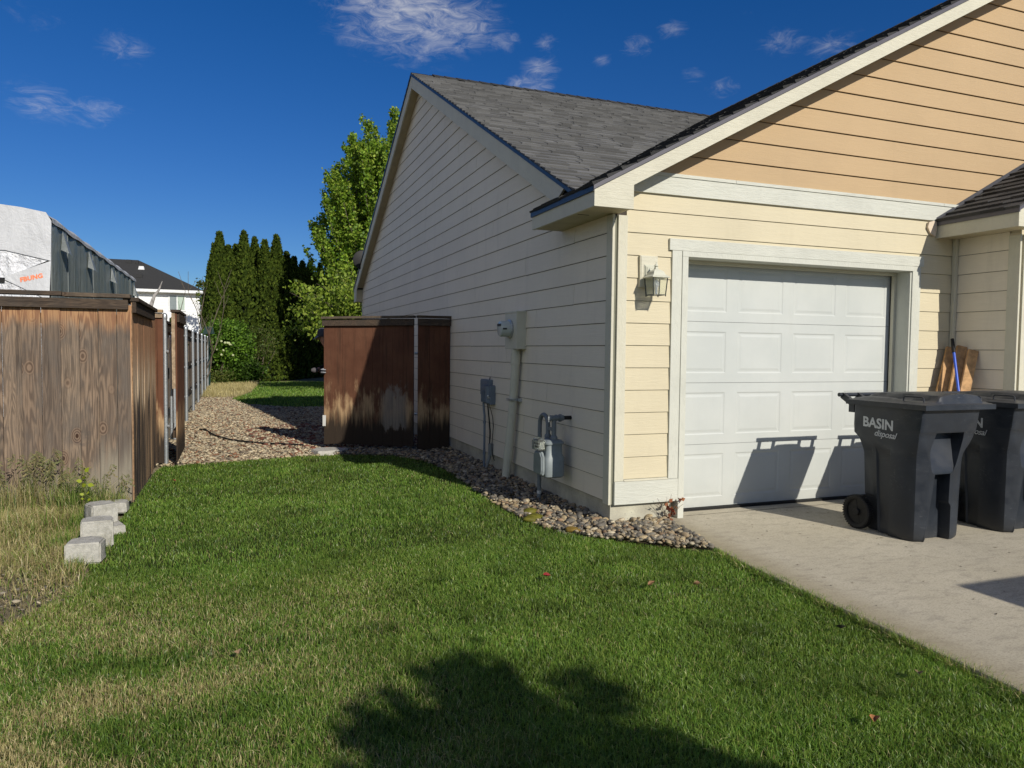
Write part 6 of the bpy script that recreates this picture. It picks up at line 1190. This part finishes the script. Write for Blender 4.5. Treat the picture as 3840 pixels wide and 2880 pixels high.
for s in (-1, 1): b = MB(); b.lathe([(.001, -.03), (.016, -.015), (.019, .005), (.008, .028), (.001, .03)], (hx + .01, hy + s * .088, 1.56), 8, 'z'); b.build('ear', sk_m, PN, smooth=True)
def hand(px, py_, pz, dx, label):
    """palm with four curled fingers and a thumb, gripping towards +x (the gate edge)"""
    b = MB(); P0 = Vector((px, py_, pz)); b.tube([P0 + Vector((-.005, .05, -.0)), P0 + Vector((0, .01, 0)), P0 + Vector((.012, -.03, 0))], [.026, .036, .030], 10); h_ = b.build('glove', cl_m, PN, smooth=True)
    for i, (z_, L_) in enumerate(((.030, .9), (.011, 1.0), (-.008, .95), (-.026, .78))):
        c = P0 + Vector((.004, -.03, z_)); b = MB(); b.tube([c, c + Vector((-.012, -.024 * L_, .0)), c + Vector((.006, -.046 * L_, .0)), c + Vector((.032 * L_, -.050 * L_, -.002)), c + Vector((.048 * L_, -.036 * L_, -.003))], [.0095, .0098, .0092, .0088, .007], 8); b.build('finger', gl_m if i % 2 == 0 else cl_m, h_, smooth=True)
    b = MB(); c = P0 + Vector((.012, .0, .026)); b.tube([c, c + Vector((.022, .004, .016)), c + Vector((.045, -.002, .014))], [.012, .0105, .008], 8); b.build('thumb', gl_m, h_, smooth=True)
hand(1.176, 10.76, 1.075, 0, ''); 
b = MB(); b.lathe([(.020, -.05), (.036, -.02), (.040, .01), (.028, .04), (.01, .05)], (1.115, 11.08, 1.085), 12, 'x'); b.build('second_glove', plain('glove_back', (.10, .09, .095), .85), PN, smooth=True)

# ------------------------------------------------------------------ behind the camera: street tree known by its shadow, van added as shadow caster
def street_tree():
    X, Y = 2.42, -3.50; t = empty('street_tree', (X, Y, 0), 'leafy young tree on the lawn behind the photographer, seen only by its shadow', 'tree'); b = MB(); limb(b, (X, Y, -.1), (X, Y, 2.3), .07, .045, .1); cs = []
    for i in range(46):
        a = random.uniform(0, 6.283); r_ = random.uniform(.12, .66); q_ = Vector((X + .12 + r_ * math.cos(a) * 1.05, Y + r_ * math.sin(a), 2.4 + random.uniform(0, 1.45) * (1.2 - r_ * .75))); limb(b, (X, Y, random.uniform(1.6, 2.5)), q_, .018, .004, .4, 4)
        for s_ in range(4): cs.append(tuple(Vector((X, Y, 2.6)).lerp(q_, .45 + .2 * s_)))
    b.build('trunk', M['bark'], t, smooth=True); leaves('crown', np.array(cs), np.full(len(cs), .14), 80, .07, np.array([(.07, .12, .02), (.10, .15, .03)]), M['leaf'], t, off=(X, Y, 0))
street_tree()
VN = empty('shadow_caster_van', (6.0, -2.4, 0), 'white van added out of view behind the camera to cast the straight edged driveway shadow', 'van')
M['van'] = plain('van_paint', (.72, .73, .74), .25, .5); vx0, vx1 = 4.99, 6.95
b = MB(); pr = [(0., .35), (0., 1.97), (-3.2, 2.0), (-3.75, 1.85), (-4.35, 1.25), (-5.0, 1.05), (-5.1, .45), (-5.0, .35)]; b.prism([(vx0, -.02 + y, z) for y, z in pr], (vx1 - vx0, 0, 0)); b.build('van_body', M['van'], VN, bevel=.03)
b = MB(); b.add([(vx0 + .1, -3.82, 1.84), (vx1 - .1, -3.82, 1.84), (vx1 - .1, -4.42, 1.26), (vx0 + .1, -4.42, 1.26)], [(0, 1, 2, 3)]); b.build('windscreen', plain('dark_glass', (.02, .02, .025), .1, .6), VN)
for sx in (vx0 - .004, vx1 + .001): b = MB(); b.box(sx, -4.0, 1.25, sx + .004, -3.1, 1.75); b.build('side_window', plain('dark_glass_side', (.02, .02, .025), .1, .6), VN)
for wx in (vx0 + .1, vx1 - .1):
    for wy in (-.9, -4.1): b = MB(); b.lathe([(.18, -.11), (.32, -.11), (.34, -.08), (.34, .08), (.32, .11), (.18, .11)], (wx, wy, .34), 24, 'x'); wl = b.build('wheel', M['rubber'], VN); b = MB(); b.lathe([(.05, -.115), (.19, -.10), (.19, .10), (.05, .115)], (wx, wy, .34), 18, 'x'); b.build('rim', M['galv'], wl)
for wx in (vx0 + .25, vx1 - .25): b = MB(); b.box(wx - .14, -5.135, .75, wx + .14, -5.0, .93); b.build('headlight', M['clear'], VN)
b = MB(); b.box(vx0 + .02, -5.2, .35, vx1 - .02, -5.05, .6); b.build('bumper', M['rubber'], VN)


# litter of twigs and needles on the concrete
b = MB(); rt_ = random.Random(4)
for i in range(230):
    x, y = rt_.uniform(3.2, 7.4), 5.3 - 4.2 * rt_.random() ** 1.2
    if x < 3.1 + .06 * y: continue
    l = rt_.uniform(.008, .045); a = rt_.uniform(-1.2, 1.2); w_ = rt_.uniform(.0012, .0035); dx, dy = l * math.cos(a), l * math.sin(a)
    b.add([(x, y, .003), (x + dx * .5 - dy * .2, y + dy * .5 + w_, .005), (x + dx, y + dy, .003), (x + dx * .5 - dy * .2, y + dy * .5 - w_, .003)], [(0, 1, 2), (0, 2, 3)], rt_.choice([(.06, .045, .03), (.10, .07, .04), (.04, .035, .03)]))
o = b.build('twig_litter', colmat('twig_litter_mat'), None); tag(o, 'tiny dark twigs and leaf scraps scattered over the concrete driveway', 'litter', kind='stuff')
